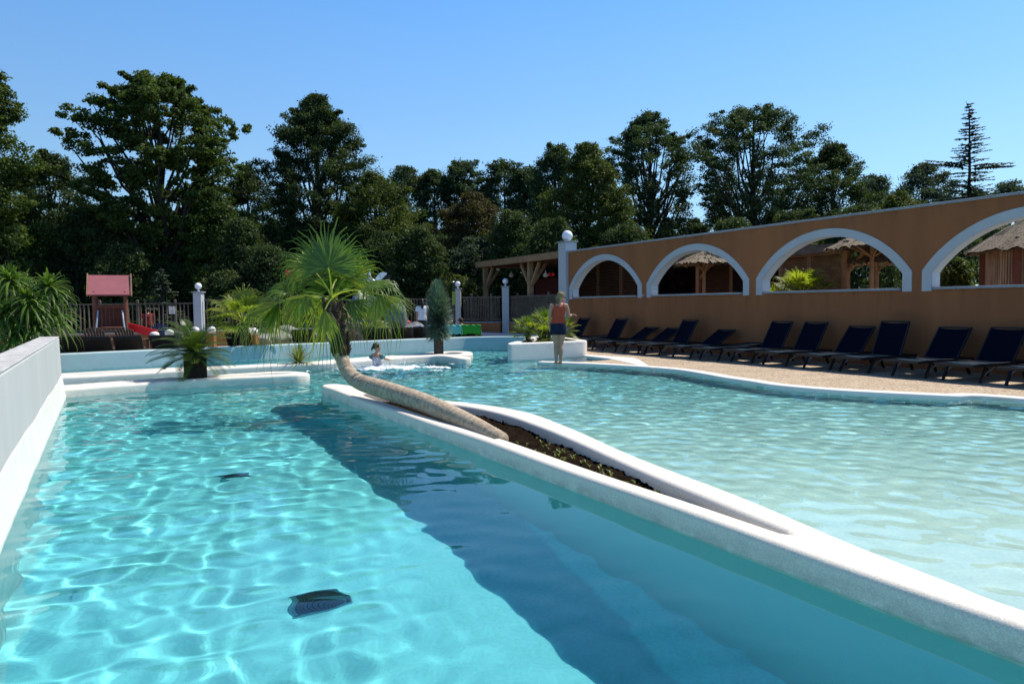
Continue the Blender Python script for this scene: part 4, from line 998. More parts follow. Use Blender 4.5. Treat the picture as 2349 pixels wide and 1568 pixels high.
# ------------------------------------------------------------------ palms and yuccas
L_fan = leafmat('fan_leaf', (.07, .12, .018), (.36, .38, .06), .6, .35, .5)
L_fan2 = leafmat('fan_leaf_dark', (.05, .10, .02), (.17, .24, .045), .48, .35, .5)
L_sago = leafmat('sago_leaf', (.03, .06, .015), (.12, .17, .03), .3, .35, .5)
L_ros = leafmat('blue_yucca_leaf', (.06, .10, .075), (.22, .30, .20), .15, .5, .4)
L_yuc = leafmat('yucca_leaf', (.04, .085, .015), (.14, .22, .035), .35, .45, .25)
L_spk = leafmat('variegated_leaf', (.07, .11, .03), (.33, .33, .10), .3, .4, .4)
L_dry = leafmat('dry_leaf', (.22, .15, .08), (.30, .22, .12), .3, .7, .2)

def seg_strip(V, F, T, pts, wid, fold, nrm, tint):
    """a folded leaf segment along pts"""
    n = len(pts); base = len(V)
    for i, p in enumerate(pts):
        t = (pts[min(i + 1, n - 1)] - pts[max(i - 1, 0)]).normalized(); s = t.cross(nrm)
        s = s.normalized() if s.length > 1e-5 else Vector((1, 0, 0)); u = s.cross(t)
        V += [p - s * wid[i] / 2, p + u * fold * wid[i], p + s * wid[i] / 2]; T += [tint] * 3
    for i in range(n - 1):
        a = base + i * 3; F += [(a, a + 1, a + 4, a + 3), (a + 1, a + 2, a + 5, a + 4)]
def frond(parent, base, hast, axis, nrm, rad, spread=R(200), nseg=44, droop=.25, m=None, seed=0, tipdroop=.5, ragged=.12, name='frond', arch=.15):
    """fan leaf: petiole from base to hast, blade of nseg folded segments round the axis"""
    rr = random.Random(seed); V = []; F = []; T = []
    axis = Vector(axis).normalized(); nrm = Vector(nrm); nrm = (nrm - axis * nrm.dot(axis)).normalized(); side = axis.cross(nrm)
    base = Vector(base); hast = Vector(hast); mid = (base + hast) / 2 + Vector((0, 0, arch * (hast - base).length))
    pp = [base.lerp(mid, t).lerp(mid.lerp(hast, t), t) for t in (0, .25, .5, .75, 1)]
    tb = .75 + rr.uniform(-.2, .2)
    for k in range(5):
        pass
    seg_strip(V, F, T, pp, [.045, .03, .025, .022, .02], .3, nrm, .9)
    for i in range(nseg):
        a = -spread / 2 + spread * (i + .5) / nseg; d0 = axis * cos(a) + side * sin(a)
        L = rad * (1 - .22 * (abs(a) / (spread / 2)) ** 2) * rr.uniform(1 - ragged, 1) * (.86 if i % 3 == 1 else 1); w0 = rad * spread / nseg * .5
        pts = []; wd = []; hangs = tipdroop * rr.uniform(.4, 1.9)
        for t, wv in ((0.02, .1), (.20, .52), (.36, .80), (.56, .42), (.80, .23), (1, .02)):
            p = hast + d0 * L * t + nrm * (L * .10 * sin(a * 1.5) ** 2 * t)
            p.z -= droop * L * t * t * .6
            if t > .55: 
                h = (t - .55) / .45; p.z -= hangs * L * h * h * .55; p -= d0 * hangs * L * h * h * .25
            p += Vector((rr.gauss(0, .010), rr.gauss(0, .010), rr.gauss(0, .006))) * (t * 2.2); pts.append(p); wd.append(w0 * wv * 1.15)
        seg_strip(V, F, T, pts, wd, .28, nrm, min(1, max(0, tb - .3 + rr.uniform(-.2, .25) + .2 * (rr.random() < .1))))
    return npmesh(name, [tuple(v) for v in V], F, m or L_fan, parent, tint=T)

def ringed_trunk(name, path, rads, m, parent, n=18, ring=.012, step=.03):
    pts = catmull(path, step); k = len(pts); rr = [np.interp(i / (k - 1), np.linspace(0, 1, len(rads)), rads) * (1 + ring * 3 * (1 if i % 3 == 0 else 0)) for i in range(k)]
    mb = MB(); mb.tube(pts, rr, n); return mb.build(name, m, parent, True)

# the leaning palm
tp = [(1150, 1008, 6.95), (1120, 992, 7.25), (1060, 962, 7.9), (965, 921, 8.9), (880, 893, 9.8), (820, 873, 10.5), (794, 845, 10.85), (782, 812, 11.0), (775, 775, 11.05), (768, 735, 11.05), (761, 695, 11.05)]
tpts = [at(*t) for t in tp]
palm = empty('leaning_palm', tuple(tpts[0]), 0, 'big fan palm whose trunk lies along the kerb island and bends up in the middle', 'palm tree')
def rel(p, o): return Vector(p) - o.location
tr_ = [rel(p, palm) for p in tpts]
o = ringed_trunk('trunk', tr_[:9], [.075, .09, .105, .115, .12, .122, .118, .105, .098], M_palmbark, palm, step=.022)
# fibrous upper trunk with old leaf bases
pts = catmull(tr_[7:], .05); mb = MB(); mb.tube(pts, [.105 + .03 * (i / len(pts)) for i in range(len(pts))], 12); rr = random.Random(3)
for k in range(90):
    i = rr.randrange(len(pts)); a = rr.uniform(0, 2 * pi); q = pts[i] + Vector((cos(a), sin(a), 0)) * .11; mb.beam(q - Vector((0, 0, .03)), q + Vector((cos(a) * .05, sin(a) * .05, .10)), .05, .02, up=(cos(a), sin(a), 0))
mb.build('leaf_bases', M_fibre, palm)
HUB = rel(at(762, 690, 11.05), palm)
def A(px, py, Yd): return rel(at(px, py, Yd), palm)
FR = [  # hastula px, py, Y, tip px, py, Y, radius, spread, droop, tipdroop, seed
    ((753, 614, 10.75), (752, 480, 10.8), 1.04, 225, .05, .35, (0, -1, .1)),
    ((772, 640, 11.5), (800, 500, 11.8), .95, 210, .05, .35, (.1, -1, .1)),
    ((792, 640, 11.3), (850, 530, 11.3), .80, 190, .1, .5, (.3, -1, .2)),
    ((728, 640, 11.2), (690, 520, 11.3), .80, 200, .1, .5, (-.3, -1, .2)),
    ((712, 615, 11.0), (650, 560, 10.9), .66, 190, .35, .7, (-.3, -.6, .8)),
    ((700, 640, 11.3), (640, 610, 11.5), .66, 190, .5, .8, (-.2, -.5, .9)),
    ((842, 652, 11.0), (940, 640, 10.9), .82, 180, .55, .9, (.2, -.3, 1)),
    ((880, 678, 10.6), (975, 712, 10.5), .62, 60, .1, .2, (0, -.6, 1)),
    ((868, 675, 10.7), (900, 740, 10.7), .72, 120, .3, .8, (.2, -1, .5)),
    ((820, 668, 11.6), (890, 715, 11.7), .62, 130, .4, .8, (.2, -.5, 1)),
    ((640, 692, 10.6), (520, 740, 10.4), .95, 100, .3, .8, (-.2, -.5, 1)),
    ((640, 695, 10.7), (600, 780, 10.6), .85, 80, .3, .7, (-.3, -1, .3)),
    ((668, 665, 11.2), (560, 640, 11.2), .62, 150, .35, .7, (-.2, -.5, .9)),
    ((700, 670, 10.9), (680, 760, 10.8), .78, 120, .3, .8, (-.2, -1, .2)),
    ((745, 710, 10.6), (755, 830, 10.5), .90, 70, .1, .4, (-.1, -1, .1)),
    ((805, 690, 11.3), (850, 770, 11.3), .62, 150, .3, .7, (.2, -1, .2)),
    ((735, 690, 11.6), (700, 770, 11.7), .65, 170, .3, .6, (-.1, -1, .2)),
    ((758, 660, 11.9), (745, 560, 12.1), .85, 230, .1, .4, (0, -1, .2)),
    ((800, 610, 11.6), (840, 540, 11.7), .6, 170, .4, .8, (.2, -.6, .8)),
    ((690, 690, 11.5), (640, 740, 11.6), .62, 150, .4, .8, (-.2, -.8, .5)),
]
for i, (h, t, rad, spr, dr, td, nr) in enumerate(FR):
    hp2 = A(*h); ax = A(*t) - hp2
    frond(palm, HUB + Vector((rr.uniform(-.06, .06), rr.uniform(-.05, .05), rr.uniform(-.05, .08))), hp2, ax, nr, rad, R(spr), int(spr / 4.9), dr, L_fan if i % 3 else L_fan2, 40 + i, td, .14, arch=.22)
for i in range(4):     # dry leaves hugging the trunk
    a = i * 1.6; frond(palm, HUB, HUB + Vector((cos(a) * .22, sin(a) * .22, -.15)), (cos(a) * .3, sin(a) * .3, -1), (cos(a), sin(a), .2), .55, R(60), 12, 0, L_dry, 80 + i, .1, .3, name='dry_frond')

def fan_palm(name, label, loc, trunk_h, trunk_r, nf, rad, pet, seed, group=None, elev=(-.3, 1.3), m=None, tm=None, lean=(0, 0), nseg=32, spread=210, cat='palm tree', segdroop=.2, td=.35, azr=(0, 2 * pi)):
    e = empty(name, loc, 0, label, cat, group); r = random.Random(seed)
    top = Vector((lean[0], lean[1], trunk_h))
    if trunk_h > .05:
        mb = MB(); mb.tube([(0, 0, -.05), (lean[0] * .4, lean[1] * .4, trunk_h * .5), tuple(top)], [trunk_r, trunk_r * .95, trunk_r], 10)
        for k in range(int(trunk_h * 60)):
            a = r.uniform(0, 2 * pi); z = r.uniform(0, trunk_h); q = Vector((lean[0] * z / trunk_h, lean[1] * z / trunk_h, z)) + Vector((cos(a), sin(a), 0)) * trunk_r
            mb.beam(q, q + Vector((cos(a) * .04, sin(a) * .04, .09)), .05, .02, up=(cos(a), sin(a), 0))
        mb.build('trunk', tm or M_fibre, e)
    for i in range(nf):
        az = azr[0] + (azr[1] - azr[0]) * ((i * .381966) % 1) + r.uniform(-.2, .2); t = (i + .5) / nf; el = elev[0] + (elev[1] - elev[0]) * t
        d = Vector((cos(az) * cos(el), sin(az) * cos(el), sin(el))); h = top + d * pet * r.uniform(.75, 1.1)
        nr = Vector((-cos(az) * sin(el), -sin(az) * sin(el), cos(el))) + Vector((r.uniform(-.3, .3), r.uniform(-.5, .1), 0))
        frond(e, top, h, d + Vector((0, 0, -.12)), nr, rad * r.uniform(.8, 1.05), R(spread * r.uniform(.8, 1.05)), nseg, segdroop, m or L_fan, seed * 100 + i, td, .12)
    return e
q = at(548, 795, 17.2)
fan_palm('fan_palm', 'bushy fan palm behind the far wall left of the leaning palm', (at(556, 700, 20.4).x, 20.4, .03), .98, .12, 20, .86, .62, 5, elev=(-.25, 1.35))
fan_palm('fan_palm', 'small fan palm with dark shaggy trunk right behind the leaning trunk', (at(736, 700, 22.5).x, 22.5, .03), 1.0, .13, 13, .75, .5, 7, elev=(-.3, 1.3), m=L_fan2)
fan_palm('fan_palm', 'green fan palm leaves right of the leaning trunk, before the grey rock', (at(800, 700, 21.9).x + .0, 24.6, .03), .75, .10, 11, .75, .5, 8, elev=(-.1, 1.3))
# planter palm
e = empty('fan_palm', (.95, 20.9, .33), 0, 'bushy dwarf fan palm with several stems in the white planter', 'palm tree')
k2 = 0
for (x, y, th, nf) in ((-.5, -.1, .32, 18), (.0, .1, .55, 20), (.5, -.1, .32, 18), (.2, .9, .5, 14), (-.15, -.5, .18, 14), (.28, -.35, .2, 13)):
    r = random.Random(60 + k2); mb = MB(); mb.tube([(x * .6, y, -.1), (x, y, th * .5), (x, y, th)], [.06, .06, .07], 8); mb.build('trunk', M_fibre, e)
    for i in range(nf):
        az = i * 2.399 + r.uniform(-.2, .2); el = -.35 + 1.65 * (i + .5) / nf; d = Vector((cos(az) * cos(el), sin(az) * cos(el), sin(el))); h = Vector((x, y, th)) + d * .36 * r.uniform(.7, 1.1)
        nr = Vector((-cos(az) * sin(el), -sin(az) * sin(el), cos(el))) + Vector((r.uniform(-.3, .3), r.uniform(-.5, .1), 0))
        frond(e, (x, y, th), h, d, nr, .40 * r.uniform(.8, 1.05), R(170), 20, .1, L_fan2 if i % 2 else L_fan, 900 + k2 * 20 + i, .15, .12)
    k2 += 1
# palm beyond the third arch
bp3 = at(1838, 672, 20.3)
fan_palm('fan_palm', 'sunlit bushy fan palm seen through the third arch', (bp3.x, 20.3, .03), 1.55, .12, 26, .72, .62, 21, elev=(-.45, 1.4), m=L_fan, nseg=34)
fan_palm('fan_palm', 'smaller sunlit fan palm at the left end of the third arch', (at(1775, 672, 20.8).x, 20.8, .03), 1.25, .1, 16, .6, .5, 23, elev=(-.4, 1.4), m=L_fan, nseg=28)

# stout feather palm (sago)
sg = gp(462, 862, .06); sg = Vector((-6.02, 13.55, .05))
sag = empty('feather_palm', tuple(sg), 0, 'short stout feather palm with rough scaly trunk on the low left island', 'palm tree'); rr = random.Random(9)
mb = MB(); mb.tube([(0, 0, 0), (0, 0, .1), (0, 0, .25), (-.01, 0, .42), (-.02, 0, .52)], [.13, .15, .16, .145, .11], 16)
for k in range(420):
    a = k * 2.399; z = .02 + .5 * k / 420; q = Vector((cos(a) * .16, sin(a) * .16, z)); mb.beam(q, q + Vector((cos(a) * .04, sin(a) * .04, .035)), .035, .02, up=(cos(a), sin(a), 0))
mb.build('trunk', mat('scaly_bark', (.075, .055, .035), .95, .6, 25, .8, 50), sag)
for i in range(60):
    az = i * 2.399; el = -.35 + 1.75 * (i + .5) / 60 + rr.uniform(-.1, .1); L = rr.uniform(.62, .80) * (1 + .15 * max(0, -cos(az))); V = []; F = []; T = []
    d = Vector((cos(az), sin(az), 0)); ctrl = []
    for k in range(13):
        t = k / 12; e2 = el - 1.05 * t ** 1.4 * (1.1 if el > .3 else .5); 
        ctrl.append(e2)
    p = Vector((-.02, 0, .52)); path = [p.copy()]
    for k in range(12): p = p + (d * cos(ctrl[k]) + Vector((0, 0, sin(ctrl[k])))) * (L / 12); path.append(p.copy())
    side = Vector((-sin(az), cos(az), 0)); tint = rr.uniform(.1, .8)
    seg_strip(V, F, T, path, [.014] * 13, .3, Vector((0, 0, 1)), .9)
    for k in range(40):
        t = .14 + .86 * k / 40; j = min(11, int(t * 12)); q = path[j].lerp(path[j + 1], t * 12 - j); tan = (path[j + 1] - path[j]).normalized(); up = tan.cross(side) * -1 if tan.cross(side).z < 0 else tan.cross(side)
        ll = .155 * (sin(pi * min(1, t * .92 + .06)) ** .6) + .015
        for s in (-1, 1):
            dd = (side * s * .8 + tan * .55 + up * .30).normalized(); seg_strip(V, F, T, [q, q + dd * ll * .5, q + dd * ll + Vector((0, 0, -.015))], [.006, .010, .002], .1, up, min(1, tint + rr.uniform(-.1, .1)))
    npmesh('frond', [tuple(v) for v in V], F, L_sago, sag, tint=T)

def spiky(name, label, loc, leaves, length, width, zc, zr, m, seed, parent=None, cat='yucca', rmul=1., droop=0., el=(-.9, 1.5), part='leaf_crown', stiff=True, head=None, upb=.0):
    """blade leaves radiating from an axis"""
    e = parent or empty(name, loc, 0, label, cat); r = random.Random(seed); V = []; F = []; T = []
    for i in range(leaves):
        t = (i + .5) / leaves; az = i * 2.399 + r.uniform(-.1, .1); z = zc + zr * (t - .5); e1 = el[0] + (el[1] - el[0]) * t + r.uniform(-.12, .12)
        d = Vector((cos(az) * cos(e1), sin(az) * cos(e1), sin(e1))); L = length * r.uniform(.85, 1.08); b = (head or Vector((0, 0, 0))) + Vector((0, 0, z)) + Vector((cos(az), sin(az), 0)) * .03
        dz = droop * r.uniform(.6, 1.4); P_ = [b + d * L * u - Vector((0, 0, dz * L * u * u)) for u in (0, .3, .6, .85, 1)]
        if dz > .4: P_[-1] -= Vector((0, 0, .12 * L * dz)); P_[-1] -= d * .1 * L
        seg_strip(V, F, T, P_, [width * .8, width, width * .8, width * .45, .001], .18, Vector((-cos(az) * sin(e1), -sin(az) * sin(e1), cos(e1) + .01)), min(1, max(0, r.gauss(.5, .25))))
    npmesh(part, [tuple(v) for v in V], F, m, e, tint=T); return e
# round spiky tree (blue yucca)
rp = Vector((-2.05, 19.95, .05)); er = empty('spiky_tree', tuple(rp), 0, 'tall egg shaped blue green spiky yucca on a short trunk', 'yucca')
mb = MB(); mb.tube([(0, 0, 0), (0, 0, .3), (0, 0, .6)], [.13, .115, .11], 14)
for k in range(220): a = k * 2.399; z = .6 * k / 220; q = Vector((cos(a) * .115, sin(a) * .115, z)); mb.beam(q, q + Vector((cos(a) * .015, sin(a) * .015, -.05)), .03, .015, up=(cos(a), sin(a), 0))
mb.build('trunk', mat('yucca_bark', (.16, .12, .085), .95, .5, 20, .7, 40), er)
spiky('', '', (0, 0, 0), 1700, .44, .030, 1.20, 1.10, L_ros, 2, parent=er, el=(-.65, 1.45))
# small variegated spiky plant
spiky('spiky_plant', 'small yellow green spiky yucca on the white kerb left of the leaning trunk', tuple(Vector((-5.05, 16.85, .12))), 110, .58, .026, .06, .08, L_spk, 4, el=(.0, 1.5), droop=.25, cat='yucca')
# tall drooping yucca behind the far wall on the left
yb = at(70, 800, 16.4); ey = empty('yucca_tree', (yb.x, 16.4, .03), 0, 'tall clump of broad strap leaved yucca at the left edge behind the wall', 'yucca')
r = random.Random(12)
for (px, py, Yd) in ((22, 645, 16.2), (112, 660, 16.3), (66, 690, 15.9), (-25, 690, 16.3), (10, 720, 15.8), (125, 720, 16.6), (80, 745, 16.0), (35, 770, 15.8), (-40, 760, 16.0), (50, 660, 16.8)):
    hd = at(px, py, Yd) - ey.location; bs = Vector((hd.x * .35 + r.uniform(-.1, .1), hd.y * .35, 0))
    mb = MB(); mb.tube(catmull([bs, bs.lerp(hd, .5) + Vector((.05, 0, 0)), hd], .2), .045, 7); mb.build('stem', M_palmbark, ey)
    spiky('', '', (0, 0, 0), 80, .64, .062, 0, .16, L_yuc, int(px) + 100, parent=ey, el=(-.6, 1.5), droop=.55, head=hd)

# ------------------------------------------------------------------ trees
def tri_leaves(cent, rad, per, size, seed, flat_=.55, aspect=.6):
    """leaf blades scattered over clump volumes; returns quads and tints"""
    r = np.random.default_rng(seed); n = len(cent) * per
    c = np.repeat(cent, per, 0); rr_ = np.repeat(rad, per)[:, None]
    d = r.normal(size=(n, 3)); d /= np.linalg.norm(d, axis=1)[:, None]; k = r.uniform(0, 1, (n, 1)) ** .45
    k *= np.where(r.uniform(0, 1, (n, 1)) < .12, 1.45, 1.); p = c + d * k * rr_ * np.array([1.1, 1.1, .6])
    nrm = d * .6 + r.normal(size=(n, 3)) * .8 + np.array([0, 0, .5]); nrm /= np.linalg.norm(nrm, axis=1)[:, None]
    t = np.cross(nrm, r.normal(size=(n, 3))); t /= np.linalg.norm(t, axis=1)[:, None]; b = np.cross(nrm, t)
    s = (size * r.uniform(.6, 1.3, n))[:, None]
    V = np.stack([p - t * s * .5, p + b * s * aspect * .5, p + t * s * .5, p - b * s * aspect * .5], 1).reshape(-1, 3)
    F = np.arange(n * 4).reshape(n, 4)
    tint = np.clip(np.repeat(np.repeat(r.uniform(0, .6, len(cent)), per) + r.uniform(0, .4, n), 4), 0, 1)
    return V, F, tint
T_mats = {}
for nm, a, b in (('maple', (.028, .050, .012), (.085, .115, .025)), ('oak', (.020, .038, .014), (.060, .082, .028)), ('poplar', (.022, .042, .018), (.075, .105, .045)),
                 ('yellowish', (.032, .050, .012), (.10, .12, .028)), ('bluish', (.025, .045, .030), (.075, .10, .065)), ('brownish', (.040, .035, .015), (.095, .075, .03)), ('shrub', (.020, .036, .012), (.07, .095, .03)), ('purple', (.03, .02, .03), (.07, .05, .07))):
    T_mats[nm] = leafmat('leaf_' + nm, a, tuple(q * 1.25 for q in b), .36, .6, .22)
def tree(label, px, Yd, ptop, pbot, wpx, mname, seed, prof=None, clumps=130, per=150, leaf=.2, crad=.85, hollow=.25, tilt=0., trunkr=.28, limbs=26, group='trees beyond the fence', name='tree', cat='tree', spread_y=.8, fine=True):
    """px centre, ptop/pbot crown top and bottom in the photo, wpx crown width"""
    g0 = at(px, 700, Yd); top = at(px, ptop, Yd).z; bot = max(.3, at(px, pbot, Yd).z); W_ = wpx / FPX * Yd / 2; Hc = top - bot
    e = empty(name, (g0.x, Yd, 0), 0, label, cat, group); r = np.random.default_rng(seed)
    if fine: clumps = int(clumps * 2.9); per = int(per * .70); crad *= .70; leaf *= .86; wpx *= 1.13
    prof = prof or [(0, .45), (.2, .85), (.45, 1.), (.7, .82), (.9, .45), (1, .12)]
    ph, pw = zip(*prof); C_ = []; Rd = []
    lob = r.uniform(0, 2 * pi, 5)
    while len(C_) < clumps:
        h = r.uniform(0, 1); a = r.uniform(0, 2 * pi); k = r.uniform(hollow, 1) ** .6
        w_ = np.interp(h, ph, pw) * W_ * (1 + .16 * sin(3 * a + lob[0] + h * 5) + .12 * sin(5 * a + lob[1] - h * 7) + .08 * sin(9 * a + lob[2] + h * 17)) * r.uniform(.9, 1.06)
        cr = crad * r.uniform(.55, 1.15)
        x = cos(a) * k * max(.1, w_ - cr * .6); y = sin(a) * k * max(.1, w_ - cr * .6) * spread_y
        if r.uniform() < .10: x *= 1.13; y *= 1.13; cr *= .6; h = min(1, h * 1.03)
        C_.append((x + tilt * h * Hc, y, bot + h * Hc - cr * .5 * (h > .85))); Rd.append(cr)
        if k > .72: C_.append((x * .84 + tilt * h * Hc, y * .84, bot + h * Hc - cr * .5 * (h > .85) - cr * r.uniform(.2, .9))); Rd.append(cr * 1.05)
    C_ = np.array(C_); Rd = np.array(Rd)
    V, F, T = tri_leaves(C_, Rd, per, leaf, seed + 1)
    npmesh('crown', V, F, T_mats[mname], e, tint=T)
    mb = MB(); hc = bot + Hc * .62; tr = [(0, 0, -.1), (tilt * Hc * .1, 0, bot * .6), (tilt * Hc * .2, 0, bot + Hc * .15), (tilt * Hc * .5, 0, hc), (tilt * Hc * .8, 0, bot + Hc * .9)]
    tr = catmull(tr, .6); mb.tube(tr, [max(.03, trunkr * (1 - .92 * i / len(tr))) for i in range(len(tr))], 8)
    for i in r.choice(len(C_), min(limbs, len(C_)), False):
        t = Vector(C_[i]); z0 = max(bot * .7, t.z - (Hc * .35 + r.uniform(0, .2) * Hc)); j = min(range(len(tr)), key=lambda q_: abs(tr[q_].z - z0)); s_ = tr[j]
        m1 = s_.lerp(t, .5) + Vector((0, 0, -.12 * (t - s_).length)) + Vector(r.normal(0, .15, 3)); m2 = s_.lerp(t, .8) + Vector((0, 0, .0)) + Vector(r.normal(0, .12, 3))
        r0 = max(.035, trunkr * (1 - .92 * j / len(tr)) * .5); mb.tube([s_, m1, m2, t], [r0, r0 * .65, r0 * .4, .012], 5, False)
    mb.build('trunk', M_bark, e); return e
OV = [(0, .5), (.15, .85), (.4, 1), (.65, .9), (.85, .55), (1, .12)]
COL = [(0, .9), (.3, 1), (.7, 1), (.88, .85), (1, .45)]
RND = [(0, .7), (.25, 1), (.6, .95), (.85, .6), (1, .2)]
tree('tall dark tree cut off by the left edge of the photo', -40, 36, 125, 640, 310, 'maple', 1, [(0, .9), (.3, 1), (.55, .95), (.8, .55), (1, .3)], 210, 190, .19, .8, trunkr=.35)
tree('tree with drooping grey green boughs between the left edge tree and the big maple', 125, 44, 345, 640, 230, 'oak', 2, RND, 120, 170, .17, .8)
tree('huge spreading maple with bare limbs showing behind the slide tower', 378, 41, 168, 600, 400, 'maple', 3, [(0, .25), (.1, .5), (.25, .85), (.45, 1), (.68, .97), (.85, .68), (.95, .42), (1, .2)], 300, 190, .21, .62, hollow=.35, trunkr=.42, limbs=60)
tree('dense dark oval tree rising behind the leaning palm', 735, 45, 215, 600, 290, 'oak', 5, [(0, .7), (.3, 1), (.55, .92), (.75, .68), (.9, .38), (1, .08)], 290, 190, .16, .75, trunkr=.4)
tree('olive green leafy tree right below the dense oval tree', 865, 42, 395, 660, 230, 'yellowish', 6, RND, 170, 180, .15, .75)
tree('dark tree in the gap between maple and oval tree', 575, 50, 380, 640, 170, 'oak', 7, OV, 120, 160, .17, .8)
for i, (px, pt_y, wx, lb) in enumerate(((930, 378, 125, 'far poplar just right of the oval tree, first of the poplar row'), (1000, 384, 110, 'far poplar second in the row above the rock'), (1070, 366, 125, 'tallest left poplar of the far row'), (1160, 365, 135, 'far poplar left of the two tall loose poplars, fourth in the row'), (1218, 378, 105, 'short far poplar at the right end of the row'))):
    tree(lb, px, 68, pt_y, 640, wx, 'poplar', 20 + i, COL, 150, 120, .22, .85, trunkr=.3, limbs=14)
tree('brown green flat topped tree in front of the poplar row', 1085, 45, 440, 660, 190, 'brownish', 30, RND, 150, 170, .15, .75)
tree('dark tree left of the yellowish one, topped at mid height', 1275, 52, 330, 650, 120, 'poplar', 31, COL, 120, 150, .18, .8)
tree('broad yellowish green tree behind the tall lamp pillar', 1350, 44, 328, 650, 240, 'yellowish', 32, [(0, .8), (.3, 1), (.55, .9), (.75, .6), (1, .2)], 260, 180, .16, .75)
tree('tall loose poplar left of the sky gap above the arcade', 1490, 52, 256, 600, 240, 'poplar', 33, [(0, .5), (.2, .75), (.45, 1), (.7, .95), (.88, .6), (1, .15)], 210, 170, .17, .72, hollow=.45, trunkr=.4, limbs=50)
tree('tallest poplar right of the sky gap with forked dark trunk', 1725, 50, 242, 600, 320, 'poplar', 34, [(0, .35), (.2, .6), (.45, .9), (.68, 1), (.85, .8), (1, .3)], 270, 170, .17, .70, hollow=.45, trunkr=.42, limbs=60)
tree('rounded tree on the right shoulder of the tallest poplar', 1905, 52, 324, 600, 230, 'oak', 35, OV, 200, 170, .16, .78, limbs=36)
tree('lower tree filling the foot of the sky gap', 1590, 60, 500, 640, 150, 'poplar', 36, RND, 80, 130, .18, .8)
tree('low bluish tree left of the conifer', 2110, 62, 372, 600, 190, 'bluish', 37, RND, 130, 140, .19, .9)
tree('olive bushy tree low behind the conifer', 2060, 48, 440, 620, 170, 'yellowish', 38, RND, 100, 150, .15, .75)
tree('bushy tree right of the conifer at the right edge', 2310, 62, 412, 600, 200, 'bluish', 39, RND, 120, 140, .19, .9)
tree('dark rounded tree behind the conifer foot', 2225, 55, 430, 600, 150, 'oak', 43, RND, 90, 140, .17, .85)
tree('mid green tree behind the rounded one, low on the skyline', 2010, 66, 400, 600, 150, 'bluish', 44, RND, 90, 130, .2, .9)
# understorey
US = [(-60, 500, 200, 'shrub'), (60, 480, 210, 'shrub'), (150, 560, 150, 'bluish'), (215, 470, 200, 'oak'), (290, 560, 150, 'shrub'), (340, 520, 150, 'shrub'), (480, 560, 130, 'bluish'), (490, 430, 160, 'maple'), (560, 500, 160, 'shrub'), (620, 560, 140, 'oak'),
      (690, 520, 170, 'oak'), (790, 540, 180, 'shrub'), (880, 530, 160, 'shrub'), (960, 520, 170, 'shrub'), (1000, 580, 130, 'oak'), (1090, 540, 150, 'bluish'), (1180, 480, 150, 'shrub'), (1210, 560, 120, 'oak'), (1270, 500, 160, 'shrub'),
      (1060, 630, 80, 'yellowish'), (1430, 500, 170, 'shrub'), (1560, 540, 170, 'shrub'), (1680, 500, 200, 'oak'), (1820, 480, 200, 'shrub'), (1950, 470, 200, 'oak'), (400, 600, 180, 'shrub'), (730, 600, 160, 'shrub'), (520, 620, 130, 'shrub')]
where = ['at the left edge', 'left of the play tower', 'behind the strap leaved yucca', 'above the pink roof', 'behind the pink roof', 'right above the pink roof', 'right of the small globe lamp at left', 'under the right half of the maple', 'behind the left fan palm', 'between maple and red ball',
         'behind the red ball pole', 'behind the palm crown', 'behind the stork', 'right of the stork', 'behind the small lamp pillar', 'left of the timber pavilion', 'above the pavilion roof', 'behind the pavilion braces', 'left of the tall lamp pillar',
         'small and bright beside the fence corner', 'behind the first arch', 'above the second arch', 'behind the two poplar trunks', 'above the third arch', 'right of the poplars above the arcade', 'behind the left fence notices', 'low behind the palm trunk', 'low between notices and fan palm']
for i, ((px, pt_y, wx, mn), wh) in enumerate(zip(US, where)):
    Yd = 36 + (i * 7 % 9) if i != 19 else 33.5
    tree({'shrub': 'leafy green bush ', 'oak': 'dark green bush ', 'bluish': 'silvery green bush ', 'maple': 'light green leafy tree ', 'yellowish': 'fresh green shrub '}[mn] + wh, px, Yd, pt_y, 790, wx, mn, 100 + i, [(0, .95), (.4, 1), (.75, .8), (1, .35)], 130 if i != 19 else 40, 190, .15, .75, limbs=8, trunkr=.14, name='bush', cat='bush', group='bushes beyond the fence')
# shrubs seen through the arches
for i, (px, Yd, pt_y, wx, mn, lb) in enumerate(((1556, 28.5, 612, 66, 'purple', 'purple leaved shrub seen through the second arch'), (2190, 19.5, 590, 90, 'yellowish', 'leafy green vine shrub beside the reed hut in the fourth arch'), (1690, 33, 600, 60, 'shrub', 'green shrub right of the parasol in the second arch'), (2030, 30, 600, 120, 'shrub', 'green shrub behind the thatched parasols in the third arch'), (2180, 34, 520, 200, 'oak', 'dark tall hedge shrub behind the reed hut'), (2000, 36, 540, 220, 'oak', 'dark tall hedge shrub behind the thatched parasols'), (1480, 38, 560, 300, 'oak', 'dark tall hedge behind the first and second arch'))):
    tree(lb, px, Yd, pt_y, 760, wx, mn, 200 + i, [(0, .9), (.4, 1), (.8, .7), (1, .3)], 60 + 60 * (i > 3), 130, .10 + .05 * (i > 3), .35 + .35 * (i > 3), limbs=6, trunkr=.07, name='shrub', cat='shrub', group='shrubs behind the arcade wall')

